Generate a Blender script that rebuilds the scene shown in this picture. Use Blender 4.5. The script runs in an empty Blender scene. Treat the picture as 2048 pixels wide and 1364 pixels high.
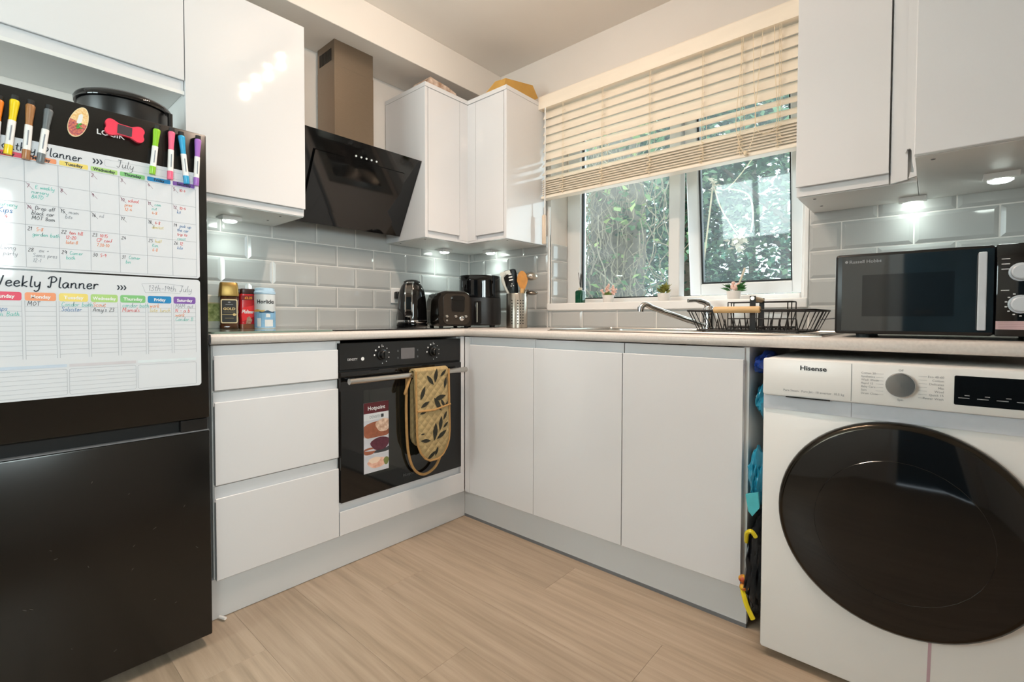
import bpy, bmesh, math, random
from mathutils import Vector, Matrix, noise as mnoise
random.seed(7)
R = math.radians
scn = bpy.context.scene
COL = scn.collection

# ------------------------------------------------------------------ camera
CAM = Vector((1.6452, -1.5329, 0.9472))
YAW, PITCH, ROLL, FPX = 41.3386, -1.4188, 0.1356, 954.9
cam_d = bpy.data.cameras.new('camera')
cam_d.sensor_width = 36.0
cam_d.lens = 36.0 * FPX / 2048.0
cam_d.shift_y = -21.65 / 2048.0
cam_d.clip_start = 0.02
cam = bpy.data.objects.new('camera', cam_d)
COL.objects.link(cam)
cam.location = CAM
cam.rotation_euler = (Matrix.Rotation(R(YAW), 3, 'Z') @ Matrix.Rotation(R(90 + PITCH), 3, 'X') @ Matrix.Rotation(R(ROLL), 3, 'Z')).to_euler()
scn.camera = cam

# ------------------------------------------------------------------ exposure, sky, daylight
scn.view_settings.view_transform = 'Standard'
scn.view_settings.look = 'None'
scn.view_settings.gamma = 1.0
scn.view_settings.use_curve_mapping = False
scn.view_settings.exposure = 1.0
wd = bpy.data.worlds.new('sky'); scn.world = wd
wd.use_nodes = True
wd.node_tree.nodes['Background'].inputs[0].default_value = (0.80, 0.92, 1.0, 1)
wd.node_tree.nodes['Background'].inputs[1].default_value = 1.9

def light(name, kind, loc, energy, color, size=0.1, size_y=None, rot=None, spot=None, blend=.5):
    l = bpy.data.lights.new(name, kind)
    l.energy = energy; l.color = color
    if kind == 'AREA':
        l.shape = 'RECTANGLE'; l.size = size; l.size_y = size_y or size
    elif kind == 'SUN':
        l.angle = size
    else:
        l.shadow_soft_size = size
    if spot:
        l.spot_size = R(spot); l.spot_blend = blend
    o = bpy.data.objects.new(name, l); COL.objects.link(o)
    o.location = loc
    if rot: o.rotation_euler = rot
    return o
light('sun', 'SUN', (0, 6, 8), 2.2, (1, .96, .88), R(2), rot=(R(-38), R(12), 0))
# daylight entering by the off-frame window in the right wall and by the window over the sink
light('daylight_side_window', 'AREA', (2.52, -1.92, 1.42), 28, (.85, .88, 1.0), .50, 1.10, rot=(0, R(90), 0))
light('added_rear_daylight', 'AREA', (.03, -3.16, 1.5), 20, (.85, .88, 1.0), .92, 1.05, rot=(R(90), 0, 0))  # fill added from behind the camera for fronts that face it
light('daylight_window', 'AREA', (.67, .90, 1.5), 5, (.84, .94, 1.0), 1.15, .95, rot=(R(90), 0, R(180)))

# ------------------------------------------------------------------ helpers
def lin(h):
    if isinstance(h, str):
        h = h.lstrip('#')
        c = [int(h[i:i+2], 16) / 255 for i in (0, 2, 4)]
        return tuple((x / 12.92 if x <= .04045 else ((x + .055) / 1.055) ** 2.4) for x in c) + (1,)
    return tuple(h) + (1,)

def mat(name, col, rough=.5, metal=0., spec=.5, coat=0., noise=None, bump=None, emit=None, stretch=None, trans=0., alpha=1., sss=0.):
    m = bpy.data.materials.new(name); m.use_nodes = True
    nt = m.node_tree; b = nt.nodes['Principled BSDF']
    c = lin(col)
    b.inputs['Base Color'].default_value = c
    b.inputs['Roughness'].default_value = rough
    b.inputs['Metallic'].default_value = metal
    b.inputs['Specular IOR Level'].default_value = spec
    b.inputs['Coat Weight'].default_value = coat
    b.inputs['Coat Roughness'].default_value = .03
    b.inputs['Transmission Weight'].default_value = trans
    if emit:
        b.inputs['Emission Color'].default_value = lin(emit[0]); b.inputs['Emission Strength'].default_value = emit[1]
    vec = None
    if noise or bump:
        tc = nt.nodes.new('ShaderNodeTexCoord'); mp = nt.nodes.new('ShaderNodeMapping')
        nt.links.new(tc.outputs['Object'], mp.inputs['Vector'])
        if stretch: mp.inputs['Scale'].default_value = stretch
        vec = mp.outputs['Vector']
    if noise:
        n = nt.nodes.new('ShaderNodeTexNoise'); n.inputs['Scale'].default_value = noise[0]; n.inputs['Detail'].default_value = 5
        nt.links.new(vec, n.inputs['Vector'])
        r = nt.nodes.new('ShaderNodeValToRGB')
        a = noise[1]
        r.color_ramp.elements[0].position = .3; r.color_ramp.elements[1].position = .7
        r.color_ramp.elements[0].color = tuple(max(0, x * (1 - a)) for x in c[:3]) + (1,)
        c2 = lin(noise[2]) if len(noise) > 2 else tuple(min(1, x * (1 + a)) for x in c[:3]) + (1,)
        r.color_ramp.elements[1].color = c2
        nt.links.new(n.outputs['Fac'], r.inputs['Fac']); nt.links.new(r.outputs['Color'], b.inputs['Base Color'])
    if bump:
        n2 = nt.nodes.new('ShaderNodeTexNoise'); n2.inputs['Scale'].default_value = bump[0]; n2.inputs['Detail'].default_value = 4
        nt.links.new(vec, n2.inputs['Vector'])
        bp = nt.nodes.new('ShaderNodeBump'); bp.inputs['Strength'].default_value = bump[1]; bp.inputs['Distance'].default_value = .002
        nt.links.new(n2.outputs['Fac'], bp.inputs['Height']); nt.links.new(bp.outputs['Normal'], b.inputs['Normal'])
    return m

def thin_glass(name, tint=(.93, .97, .96), haze=.0):
    m = bpy.data.materials.new(name); m.use_nodes = True
    nt = m.node_tree; nt.nodes.clear()
    out = nt.nodes.new('ShaderNodeOutputMaterial'); mx = nt.nodes.new('ShaderNodeMixShader')
    t = nt.nodes.new('ShaderNodeBsdfTransparent'); t.inputs[0].default_value = tint + (1,)
    g = nt.nodes.new('ShaderNodeBsdfGlossy'); g.inputs['Roughness'].default_value = .02
    f = nt.nodes.new('ShaderNodeFresnel'); f.inputs[0].default_value = 1.45
    nt.links.new(f.outputs[0], mx.inputs[0]); nt.links.new(t.outputs[0], mx.inputs[1]); nt.links.new(g.outputs[0], mx.inputs[2])
    last = mx
    if haze:
        d = nt.nodes.new('ShaderNodeBsdfTranslucent'); d.inputs[0].default_value = (.9, .95, 1, 1)
        n = nt.nodes.new('ShaderNodeTexNoise'); n.inputs['Scale'].default_value = 4
        mm = nt.nodes.new('ShaderNodeMath'); mm.operation = 'MULTIPLY'; mm.inputs[1].default_value = haze
        tc = nt.nodes.new('ShaderNodeTexCoord'); nt.links.new(tc.outputs['Object'], n.inputs['Vector'])
        nt.links.new(n.outputs['Fac'], mm.inputs[0])
        m2 = nt.nodes.new('ShaderNodeMixShader')
        nt.links.new(mm.outputs[0], m2.inputs[0]); nt.links.new(mx.outputs[0], m2.inputs[1]); nt.links.new(d.outputs[0], m2.inputs[2]); last = m2
    nt.links.new(last.outputs[0], out.inputs[0])
    return m

def bsph(bm, c, r, sc=(1, 1, 1), u=12, v=8):
    ret = bmesh.ops.create_uvsphere(bm, u_segments=u, v_segments=v, radius=r)
    for q in ret['verts']:
        q.co = Vector((q.co.x * sc[0] + c[0], q.co.y * sc[1] + c[1], q.co.z * sc[2] + c[2]))
    return ret['verts']

def box(bm, x0, x1, y0, y1, z0, z1, bev=0, seg=2):
    vs = [bm.verts.new(p) for p in ((x0, y0, z0), (x1, y0, z0), (x1, y1, z0), (x0, y1, z0), (x0, y0, z1), (x1, y0, z1), (x1, y1, z1), (x0, y1, z1))]
    fs = [bm.faces.new([vs[i] for i in f]) for f in ((3, 2, 1, 0), (4, 5, 6, 7), (0, 1, 5, 4), (1, 2, 6, 5), (2, 3, 7, 6), (3, 0, 4, 7))]
    if bev:
        es = list({e for f in fs for e in f.edges})
        bmesh.ops.bevel(bm, geom=es, offset=bev, segments=seg, profile=.5, affect='EDGES')
    return vs

def extr(bm, pts, f, t0, t1):
    """prism of a 2-d outline; f(a, b, t) gives the 3-d point"""
    A = [bm.verts.new(f(a, b, t0)) for a, b in pts]; B = [bm.verts.new(f(a, b, t1)) for a, b in pts]
    n = len(pts)
    bm.faces.new(A); bm.faces.new(B[::-1])
    for i in range(n):
        bm.faces.new((A[i], B[i], B[(i + 1) % n], A[(i + 1) % n]))
    return A + B

def ring(bm, c, ax, r, n=16, ry=None, up=None):
    ax = Vector(ax).normalized()
    up = Vector(up) if up else (Vector((0, 0, 1)) if abs(ax.z) < .95 else Vector((1, 0, 0)))
    s = ax.cross(up).normalized(); t = s.cross(ax).normalized()
    return [bm.verts.new(Vector(c) + s * (math.cos(k * 2 * math.pi / n) * r) + t * (math.sin(k * 2 * math.pi / n) * (ry or r))) for k in range(n)]

def skin(bm, rings, cap=True, closed=False):
    n = len(rings[0])
    for i in range(len(rings) - (0 if closed else 1)):
        a, b = rings[i], rings[(i + 1) % len(rings)]
        for k in range(n):
            try: bm.faces.new((a[k], a[(k + 1) % n], b[(k + 1) % n], b[k]))
            except ValueError: pass
    if cap and not closed:
        bm.faces.new(rings[0][::-1]); bm.faces.new(rings[-1])

def tube(bm, pts, r, n=8, closed=False, cap=True):
    pts = [Vector(p) for p in pts]; rs = []
    m = len(pts); up = None
    for i, p in enumerate(pts):
        a = pts[(i - 1) % m] if (closed or i > 0) else p
        b = pts[(i + 1) % m] if (closed or i < m - 1) else p
        d = (b - a)
        if d.length < 1e-9: d = Vector((0, 0, 1))
        d.normalize()
        if up is None:
            up = Vector((0, 0, 1)) if abs(d.z) < .9 else Vector((1, 0, 0))
        up = (up - d * up.dot(d))
        if up.length < 1e-4: up = Vector((1, 0, 0)) if abs(d.x) < .9 else Vector((0, 1, 0))
        up.normalize()
        rr = r[i] if isinstance(r, (list, tuple)) else r
        rs.append(ring(bm, p, d, rr, n, up=up))
    skin(bm, rs, cap, closed)

def lathe(bm, p0, p1, prof, n=24, cap=True):
    """prof: (t along p0->p1 in metres, radius)"""
    p0 = Vector(p0); ax = (Vector(p1) - p0).normalized()
    skin(bm, [ring(bm, p0 + ax * t, ax, max(r, 1e-4), n) for t, r in prof], cap)

def smooth_poly(pts, sub=5, closed=False):
    P = [Vector(p) for p in pts]
    if len(P) < 3: return P
    out = []; m = len(P)
    rng = range(m) if closed else range(m - 1)
    for i in rng:
        a = P[(i - 1) % m] if closed or i > 0 else P[i]
        b = P[i]; c = P[(i + 1) % m]
        d = P[(i + 2) % m] if closed or i + 2 < m else P[(i + 1) % m]
        for k in range(sub):
            t = k / sub
            out.append(.5 * ((2 * b) + (c - a) * t + (2 * a - 5 * b + 4 * c - d) * t * t + (3 * b - a - 3 * c + d) * t ** 3))
    if not closed: out.append(P[-1])
    return out

def rrect(a0, a1, b0, b1, r, n=5):
    pts = []
    for cx, cy, s in ((a1 - r, b0 + r, -90), (a1 - r, b1 - r, 0), (a0 + r, b1 - r, 90), (a0 + r, b0 + r, 180)):
        for k in range(n + 1):
            t = R(s + 90 * k / n); pts.append((cx + r * math.cos(t), cy + r * math.sin(t)))
    return pts

FA = lambda x: (lambda a, b, t: (x + t, a, b))          # plane facing +x : a = y, b = z
FB = lambda y: (lambda a, b, t: (a, y - t, b))          # plane facing -y : a = x, b = z
FZ = lambda z: (lambda a, b, t: (a, b, z + t))          # plane facing up

def obj(name, bm, m, parent=None, local=False, smooth=False):
    bmesh.ops.recalc_face_normals(bm, faces=bm.faces[:])
    if parent is not None and not local:
        bmesh.ops.translate(bm, verts=bm.verts[:], vec=-world_loc(parent))
    me = bpy.data.meshes.new(name); bm.to_mesh(me); bm.free()
    me.materials.append(m)
    if smooth:
        for p in me.polygons: p.use_smooth = True
        try: me.set_sharp_from_angle(angle=R(38))
        except Exception: pass
    o = bpy.data.objects.new(name, me); COL.objects.link(o)
    if parent is not None: o.parent = parent
    return o

def world_loc(o):
    v = Vector((0, 0, 0))
    while o is not None:
        v = v + o.location; o = o.parent
    return v

def tag(o, label, cat=None, group=None, kind=None):
    o['label'] = label
    if cat: o['category'] = cat
    if group: o['group'] = group
    if kind: o['kind'] = kind
    return o

def thing(name, loc, label, cat, group=None, kind=None):
    o = bpy.data.objects.new(name, None); COL.objects.link(o)
    o.empty_display_size = .05; o.location = loc
    return tag(o, label, cat, group, kind)

def B(): return bmesh.new()

def bobj(name, dims, m, parent=None, bev=0, seg=2, smooth=False):
    bm = B(); box(bm, *dims, bev=bev, seg=seg); return obj(name, bm, m, parent, smooth=smooth)

def text(name, s, size, frame, a, b, m, parent, align='LEFT', shear=0., bold=0., sx=1., t=.0004):
    cu = bpy.data.curves.new('t', 'FONT'); cu.body = s; cu.size = size; cu.align_x = align; cu.shear = shear; cu.offset = bold
    cu.resolution_u = 2
    to = bpy.data.objects.new('t', cu)
    me0 = to.to_mesh()
    bm = B(); bm.from_mesh(me0); to.to_mesh_clear()
    for v in bm.verts: v.co = Vector(frame(a + v.co.x * sx, b + v.co.y, t))
    bpy.data.objects.remove(to); bpy.data.curves.remove(cu)
    return obj(name, bm, m, parent)

# stroke lettering for handwriting and the script headings
G = {
 'a': (.55, [[(.45, .42), (.25, .5), (.05, .3), (.12, .03), (.3, .05), (.44, .4), (.42, .1), (.55, .02)]]),
 'b': (.5, [[(.08, 1), (.06, .03), (.3, 0), (.42, .25), (.3, .48), (.08, .35)]]),
 'c': (.45, [[(.4, .42), (.22, .5), (.05, .25), (.18, .02), (.42, .08)]]),
 'd': (.55, [[(.42, .4), (.2, .48), (.05, .22), (.2, .01), (.42, .15), (.46, 1), (.45, .1), (.55, .03)]]),
 'e': (.48, [[(.07, .24), (.38, .32), (.3, .5), (.1, .42), (.07, .12), (.25, 0), (.46, .12)]]),
 'f': (.35, [[(.36, .92), (.24, 1), (.15, .8), (.13, 0)], [(.02, .5), (.3, .5)]]),
 'g': (.5, [[(.42, .42), (.2, .5), (.05, .25), (.2, .03), (.42, .2), (.43, .45), (.42, -.25), (.22, -.4), (.05, -.28)]]),
 'h': (.52, [[(.08, 1), (.07, 0)], [(.07, .3), (.25, .5), (.38, .38), (.38, .06), (.52, .02)]]),
 'i': (.24, [[(.08, .5), (.08, .06), (.22, .02)], [(.09, .68), (.1, .72)]]),
 'j': (.3, [[(.18, .5), (.17, -.25), (.02, -.36)], [(.18, .68), (.19, .72)]]),
 'k': (.5, [[(.08, 1), (.07, 0)], [(.4, .5), (.09, .2), (.42, 0)]]),
 'l': (.26, [[(.1, 1), (.08, .1), (.24, .02)]]),
 'm': (.8, [[(.06, .5), (.06, 0)], [(.06, .3), (.22, .5), (.34, .38), (.34, 0)], [(.34, .3), (.5, .5), (.62, .38), (.63, .06), (.78, .02)]]),
 'n': (.55, [[(.06, .5), (.06, 0)], [(.06, .3), (.25, .5), (.38, .38), (.4, .06), (.54, .02)]]),
 'o': (.5, [[(.25, .5), (.06, .27), (.2, 0), (.42, .22), (.27, .5), (.45, .45)]]),
 'p': (.5, [[(.07, .5), (.06, -.4)], [(.07, .3), (.28, .5), (.42, .25), (.25, 0), (.07, .1)]]),
 'r': (.42, [[(.07, .5), (.07, 0)], [(.07, .28), (.22, .48), (.4, .42)]]),
 's': (.42, [[(.36, .42), (.2, .5), (.09, .36), (.3, .2), (.25, .02), (.05, .05)]]),
 't': (.36, [[(.16, .8), (.14, .1), (.34, .03)], [(.0, .52), (.32, .53)]]),
 'u': (.54, [[(.07, .5), (.08, .1), (.25, .02), (.4, .2), (.42, .5), (.42, .1), (.54, .02)]]),
 'v': (.45, [[(.04, .5), (.2, 0), (.4, .5)]]),
 'w': (.65, [[(.04, .5), (.17, .02), (.31, .42), (.45, .02), (.6, .5)]]),
 'x': (.45, [[(.05, .5), (.4, 0)], [(.4, .5), (.03, 0)]]),
 'y': (.5, [[(.06, .5), (.1, .12), (.25, .05), (.42, .25)], [(.43, .5), (.4, -.2), (.22, -.4), (.06, -.3)]]),
 'P': (.68, [[(.22, .95), (.2, .15), (.12, 0), (.02, .06), (.08, .14)], [(-.02, .78), (.12, .97), (.42, 1), (.58, .78), (.45, .52), (.2, .5)]]),
 'W': (.9, [[(.02, .95), (.2, 0), (.42, .75), (.6, 0), (.82, .95)]]),
 'M': (.8, [[(.05, 0), (.12, 1), (.35, .3), (.6, 1), (.68, 0)]]),
 'J': (.5, [[(.05, .98), (.5, .98)], [(.32, .98), (.3, .15), (.12, 0), (.0, .15)]]),
 'A': (.6, [[(.0, 0), (.28, .9), (.52, 0)], [(.1, .32), (.45, .32)]]),
 'S': (.5, [[(.45, .8), (.25, .95), (.07, .72), (.4, .4), (.3, .02), (.02, .1)]]),
 'T': (.55, [[(.0, .9), (.55, .9)], [(.28, .9), (.25, 0)]]),
 'O': (.65, [[(.3, .9), (.05, .5), (.25, 0), (.55, .4), (.35, .9), (.25, .88)]]),
 'D': (.6, [[(.08, .95), (.08, 0), (.4, .15), (.5, .5), (.35, .9), (.02, .95)]]),
 'B': (.55, [[(.08, .9), (.08, 0), (.4, .1), (.38, .42), (.1, .48), (.36, .6), (.34, .88), (.05, .9)]]),
 'C': (.55, [[(.48, .78), (.25, .95), (.05, .5), (.2, .03), (.5, .15)]]),
 'K': (.55, [[(.08, .95), (.07, 0)], [(.48, .9), (.1, .42), (.5, 0)]]),
 'L': (.5, [[(.1, .95), (.07, .03), (.45, .0)]]),
 'R': (.55, [[(.08, 0), (.08, .9), (.4, .85), (.4, .5), (.1, .45), (.5, 0)]]),
 'E': (.5, [[(.45, .9), (.08, .9), (.08, 0), (.48, 0)], [(.08, .48), (.4, .48)]]),
 'N': (.6, [[(.06, 0), (.08, .9), (.45, .05), (.48, .9)]]),
 'Y': (.5, [[(.02, .9), (.24, .45), (.48, .9)], [(.24, .45), (.2, 0)]]),
 '0': (.5, [[(.25, .85), (.06, .45), (.22, 0), (.42, .4), (.27, .85)]]),
 '1': (.3, [[(.05, .65), (.17, .85), (.14, 0)]]),
 '2': (.5, [[(.07, .68), (.22, .87), (.4, .68), (.05, .03), (.45, .03)]]),
 '3': (.5, [[(.07, .8), (.3, .85), (.35, .6), (.17, .46), (.4, .25), (.25, 0), (.03, .1)]]),
 '4': (.5, [[(.25, .85), (.05, .35), (.45, .35)], [(.34, .6), (.32, 0)]]),
 '5': (.5, [[(.4, .85), (.12, .85), (.1, .5), (.38, .4), (.3, .02), (.05, .06)]]),
 '6': (.5, [[(.36, .85), (.1, .4), (.2, 0), (.4, .2), (.25, .42), (.08, .25)]]),
 '7': (.45, [[(.04, .85), (.4, .83), (.15, 0)]]),
 '8': (.5, [[(.25, .45), (.08, .68), (.25, .87), (.38, .68), (.08, .2), (.24, 0), (.4, .2), (.25, .45)]]),
 '9': (.5, [[(.38, .6), (.2, .85), (.06, .6), (.22, .42), (.4, .7), (.33, 0)]]),
 '-': (.4, [[(.05, .35), (.35, .37)]]), '+': (.5, [[(.05, .35), (.45, .35)], [(.25, .55), (.25, .15)]]),
 '/': (.35, [[(.3, .9), (.0, -.1)]]), "'": (.2, [[(.1, .95), (.06, .75)]]), '.': (.2, [[(.08, .03), (.1, .06)]]), ' ': (.4, []),
}
def strokes(bm, s, size, frame, a, b, w, slant=.12, t=.0005, jit=0., sp=1.):
    x = 0.
    for ch in s:
        adv, st = G.get(ch, (.4, []))
        for pl in st:
            q = smooth_poly([(p[0] + random.uniform(-jit, jit), p[1] + random.uniform(-jit, jit), 0) for p in pl], 4)
            q = [Vector((a + (x + p.x * .95 + p.y * slant) * size, b + p.y * size, 0)) for p in q]
            L = []; Rr = []
            for i, p in enumerate(q):
                d = q[min(i + 1, len(q) - 1)] - q[max(i - 1, 0)]
                if d.length < 1e-9: d = Vector((1, 0, 0))
                d.normalize(); nrm = Vector((-d.y, d.x, 0)) * (w / 2)
                L.append(bm.verts.new(frame(p.x + nrm.x, p.y + nrm.y, t))); Rr.append(bm.verts.new(frame(p.x - nrm.x, p.y - nrm.y, t)))
            for i in range(len(q) - 1):
                bm.faces.new((L[i], L[i + 1], Rr[i + 1], Rr[i]))
        x += adv * sp
    return x * size

def line(bm, frame, a0, b0, a1, b1, w, t=.0004):
    d = Vector((a1 - a0, b1 - b0)); d.normalize(); n = Vector((-d.y, d.x)) * (w / 2)
    bm.faces.new([bm.verts.new(frame(p, q, t)) for p, q in ((a0 + n.x, b0 + n.y), (a1 + n.x, b1 + n.y), (a1 - n.x, b1 - n.y), (a0 - n.x, b0 - n.y))])

def patch(bm, frame, pts, t=.0004):
    bm.faces.new([bm.verts.new(frame(p, q, t)) for p, q in pts])

# ------------------------------------------------------------------ materials
MT = {}
MT['wall'] = mat('wall_paint', '#E6DFD8', .75, spec=.25, noise=(3, .02), bump=(90, .05))
MT['ceil'] = mat('ceiling_paint', '#EDE6DE', .85, spec=.2, noise=(2, .02), bump=(60, .05))
MT['gloss'] = mat('white_gloss_door', '#E2E2E4', .06, spec=.5, noise=(1.2, .012))
MT['carc'] = mat('white_melamine', '#E6E6E4', .45, noise=(2, .02))
MT['plinth'] = mat('pale_plinth', '#D6D7D8', .4, noise=(2, .02))
MT['tile'] = mat('grey_glazed_tile', '#BDBFBE', .08, spec=.55, noise=(1.5, .03))
MT['grout'] = mat('white_grout', '#EFEDE9', .8, noise=(40, .03))
MT['wtop'] = mat('worktop_laminate', '#D3CCC6', .35, noise=(160, .06))
MT['wcap'] = mat('worktop_end_cap', '#4A4D52', .5, noise=(20, .05))
MT['white_pl'] = mat('white_plastic', '#F0EFED', .3, noise=(3, .01))
MT['upvc'] = mat('white_upvc', '#E9EAEA', .22, noise=(2, .015))
MT['gasket'] = mat('black_rubber_gasket', '#15181B', .5, noise=(30, .1))
MT['steel'] = mat('brushed_steel', '#BFB6AA', .28, metal=1, noise=(60, .06), stretch=(1, 1, 30))
MT['steel_ch'] = mat('chimney_steel', '#978A7B', .3, metal=1, noise=(60, .06), stretch=(1, 1, 30))
MT['steel_h'] = mat('brushed_steel_horizontal', '#C8C4BE', .25, metal=1, noise=(50, .06), stretch=(30, 30, 1))
MT['chrome'] = mat('chrome', '#D8D8D8', .06, metal=1, noise=(2, .02))
MT['blk_gloss'] = mat('black_glass', '#0B0B0C', .05, spec=.6, noise=(2, .05))
MT['blk_satin'] = mat('black_satin', '#141414', .32, noise=(30, .08))
MT['blk_matte'] = mat('black_matte', '#171717', .6, noise=(30, .08))
MT['fridge'] = mat('black_fridge_enamel', '#12110F', .22, spec=.5, noise=(4, .08), bump=(14, .03))
MT['grey_pl'] = mat('grey_plastic', '#6F7276', .45, noise=(20, .04))
MT['dark'] = mat('dark_interior', '#0A0A0A', .7, noise=(5, .05))
MT['board'] = mat('planner_board', '#DCDFE4', .06, spec=.5, noise=(2, .01))
MT['ink'] = mat('navy_ink', '#1D2633', .6, noise=(30, .05))
MT['rule'] = mat('grey_rule_ink', '#9AA0A8', .6, noise=(30, .05))
MT['wood'] = mat('beech_wood', '#D9B27C', .45, noise=(14, .12), stretch=(1, 8, 8))
MT['gold'] = mat('gold_cap', '#A88A4C', .35, metal=.6, noise=(10, .05))
MT['blind'] = mat('cream_blind_slat', '#FAEEDD', .42, noise=(8, .02), stretch=(1, 5, 5))
MT['cord'] = mat('cream_cord', '#EFDDBF', .7, noise=(80, .05))
MT['card'] = mat('cardboard', '#C79A4E', .75, noise=(12, .08))
MT['card2'] = mat('brown_packet', '#B98B6A', .5, noise=(30, .3, '#E9D6C6'))
MT['glass'] = thin_glass('window_glass', haze=.06)
MT['cleargl'] = thin_glass('clear_glass', (.85, .9, .85))
MT['whiteprint'] = mat('white_print', '#E9E9E9', .5, noise=(30, .02))
MT['greyprint'] = mat('grey_print', '#8D9094', .5, noise=(30, .02))
MT['led'] = mat('led_lens', '#FFFFFF', .3, emit=('#F3FFF6', 9), noise=(3, .01))
MT['bulb'] = mat('lamp_glass', '#FFFFFF', .3, emit=('#FFE2B8', 45), noise=(3, .01))

def sheet(name, h, rough=.5, **k):
    if name not in MT: MT[name] = mat(name, h, rough, noise=k.pop('noise', (25, .04)), **k)
    return MT[name]

# ================================================================== THE SETTING
W = .586            # wall planes: left wall x = -W, back wall y = +W
XR, YF = 2.46, -3.1 # right wall, wall behind the camera
ZC = 2.384
ZW = .8966          # worktop top
WX0, WX1, WZ0, WZ1 = .063, 1.275, .991, 2.05    # window opening

# floor: laminate planks
def plank_mat():
    m = bpy.data.materials.new('oak_laminate'); m.use_nodes = True
    nt = m.node_tree; b = nt.nodes['Principled BSDF']; b.inputs['Roughness'].default_value = .42
    tc = nt.nodes.new('ShaderNodeTexCoord'); oi = nt.nodes.new('ShaderNodeObjectInfo')
    cmb = nt.nodes.new('ShaderNodeVectorMath'); cmb.operation = 'MULTIPLY_ADD'
    cmb.inputs[1].default_value = (1.0, 20, 1)
    mul = nt.nodes.new('ShaderNodeVectorMath'); mul.operation = 'SCALE'; mul.inputs[0].default_value = (37, 19, 5)
    nt.links.new(oi.outputs['Random'], mul.inputs['Scale']); nt.links.new(tc.outputs['Object'], cmb.inputs[0]); nt.links.new(mul.outputs[0], cmb.inputs[2])
    n = nt.nodes.new('ShaderNodeTexNoise'); n.inputs['Scale'].default_value = 2.0; n.inputs['Detail'].default_value = 9; n.inputs['Roughness'].default_value = .62; n.inputs['Distortion'].default_value = .25
    nt.links.new(cmb.outputs[0], n.inputs['Vector'])
    r = nt.nodes.new('ShaderNodeValToRGB'); e = r.color_ramp.elements
    e[0].position = .28; e[0].color = lin('#9A8A76'); e[1].position = .72; e[1].color = lin('#BDAB97')
    x = e.new(.48); x.color = lin('#AD9A85')
    nt.links.new(n.outputs['Fac'], r.inputs['Fac'])
    hsv = nt.nodes.new('ShaderNodeHueSaturation'); mr = nt.nodes.new('ShaderNodeMapRange')
    mr.inputs['To Min'].default_value = .93; mr.inputs['To Max'].default_value = 1.06
    nt.links.new(oi.outputs['Random'], mr.inputs['Value']); nt.links.new(mr.outputs[0], hsv.inputs['Value']); nt.links.new(r.outputs['Color'], hsv.inputs['Color'])
    nt.links.new(hsv.outputs['Color'], b.inputs['Base Color'])
    bp = nt.nodes.new('ShaderNodeBump'); bp.inputs['Strength'].default_value = .08; bp.inputs['Distance'].default_value = .002
    nt.links.new(n.outputs['Fac'], bp.inputs['Height']); nt.links.new(bp.outputs['Normal'], b.inputs['Normal'])
    return m
MT['plank'] = plank_mat()
fl = tag(bobj('floor', (-W, XR, YF, W, -.06, -.009), sheet('floor_substrate', '#6E5F50')), 'pale grey-brown oak laminate floor', 'floor', kind='structure')
PW, PL = .192, 1.28
k = 0
y = YF
while y < W - .01:
    off = -(k * .43 % PL); x = -W + off
    while x < XR:
        x0, x1 = max(x, -W), min(x + PL, XR)
        if x1 - x0 > .02:
            bm = B(); box(bm, x0 + .0002, x1 - .0002, y + .0002, min(y + PW, W) - .0002, -.009, 0, bev=.0004, seg=1)
            obj('plank', bm, MT['plank'], fl)
        x += PL
    y += PW; k += 1

bm = B(); box(bm, -W - .12, -W, YF - .12, W + .26, -.06, ZC + .1)
wall_a = tag(obj('wall_left', bm, MT['wall']), 'white wall behind the cooker hood and fridge', 'wall', kind='structure')
bm = B()
box(bm, -W, WX0, W, W + .26, -.06, ZC + .1); box(bm, WX1, XR + .12, W, W + .26, -.06, ZC + .1)
box(bm, WX0, WX1, W, W + .26, -.06, WZ0); box(bm, WX0, WX1, W, W + .26, WZ1, ZC + .1)
wall_b = tag(obj('wall_back', bm, MT['wall']), 'white wall around the window over the sink', 'wall', kind='structure')
# right wall with a window opening (behind the camera, source of the daylight)
bm = B()
DY0, DY1, DZ0, DZ = -2.54, -1.30, 1.12, 1.72
box(bm, XR, XR + .12, DY1, W, -.06, ZC + .1); box(bm, XR, XR + .12, YF - .12, DY0, -.06, ZC + .1); box(bm, XR, XR + .12, DY0, DY1, DZ, ZC + .1); box(bm, XR, XR + .12, DY0, DY1, -.06, DZ0)
tag(obj('wall_right', bm, MT['wall']), 'white side wall to the right of the microwave', 'wall', kind='structure')
bm = B()
HX0, HX1 = 1.45, 2.25
RX_0, RX_1, RZ_0, RZ_1 = -.50, .56, .92, 2.08
box(bm, -W, RX_0, YF - .12, YF, -.06, ZC + .1); box(bm, RX_1, HX0, YF - .12, YF, -.06, ZC + .1); box(bm, RX_0, RX_1, YF - .12, YF, -.06, RZ_0); box(bm, RX_0, RX_1, YF - .12, YF, RZ_1, ZC + .1); box(bm, HX1, XR, YF - .12, YF, -.06, ZC + .1); box(bm, HX0, HX1, YF - .12, YF, 2.03, ZC + .1)
tag(obj('wall_front', bm, MT['wall']), 'white wall opposite the window, reflected in the microwave', 'wall', kind='structure')
dr = thing('door_1', (HX0, YF, 0), 'white door frame opposite the window, reflected in the microwave', 'door frame', kind='structure')
bm = B(); box(bm, HX0 - .07, HX0 + .02, YF - .1, YF + .02, 0, 2.05, .004); box(bm, HX1 - .02, HX1 + .07, YF - .1, YF + .02, 0, 2.05, .004); box(bm, HX0 - .07, HX1 + .07, YF - .1, YF + .02, 2.03, 2.1, .004)
obj('architrave', bm, MT['upvc'], dr)
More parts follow.
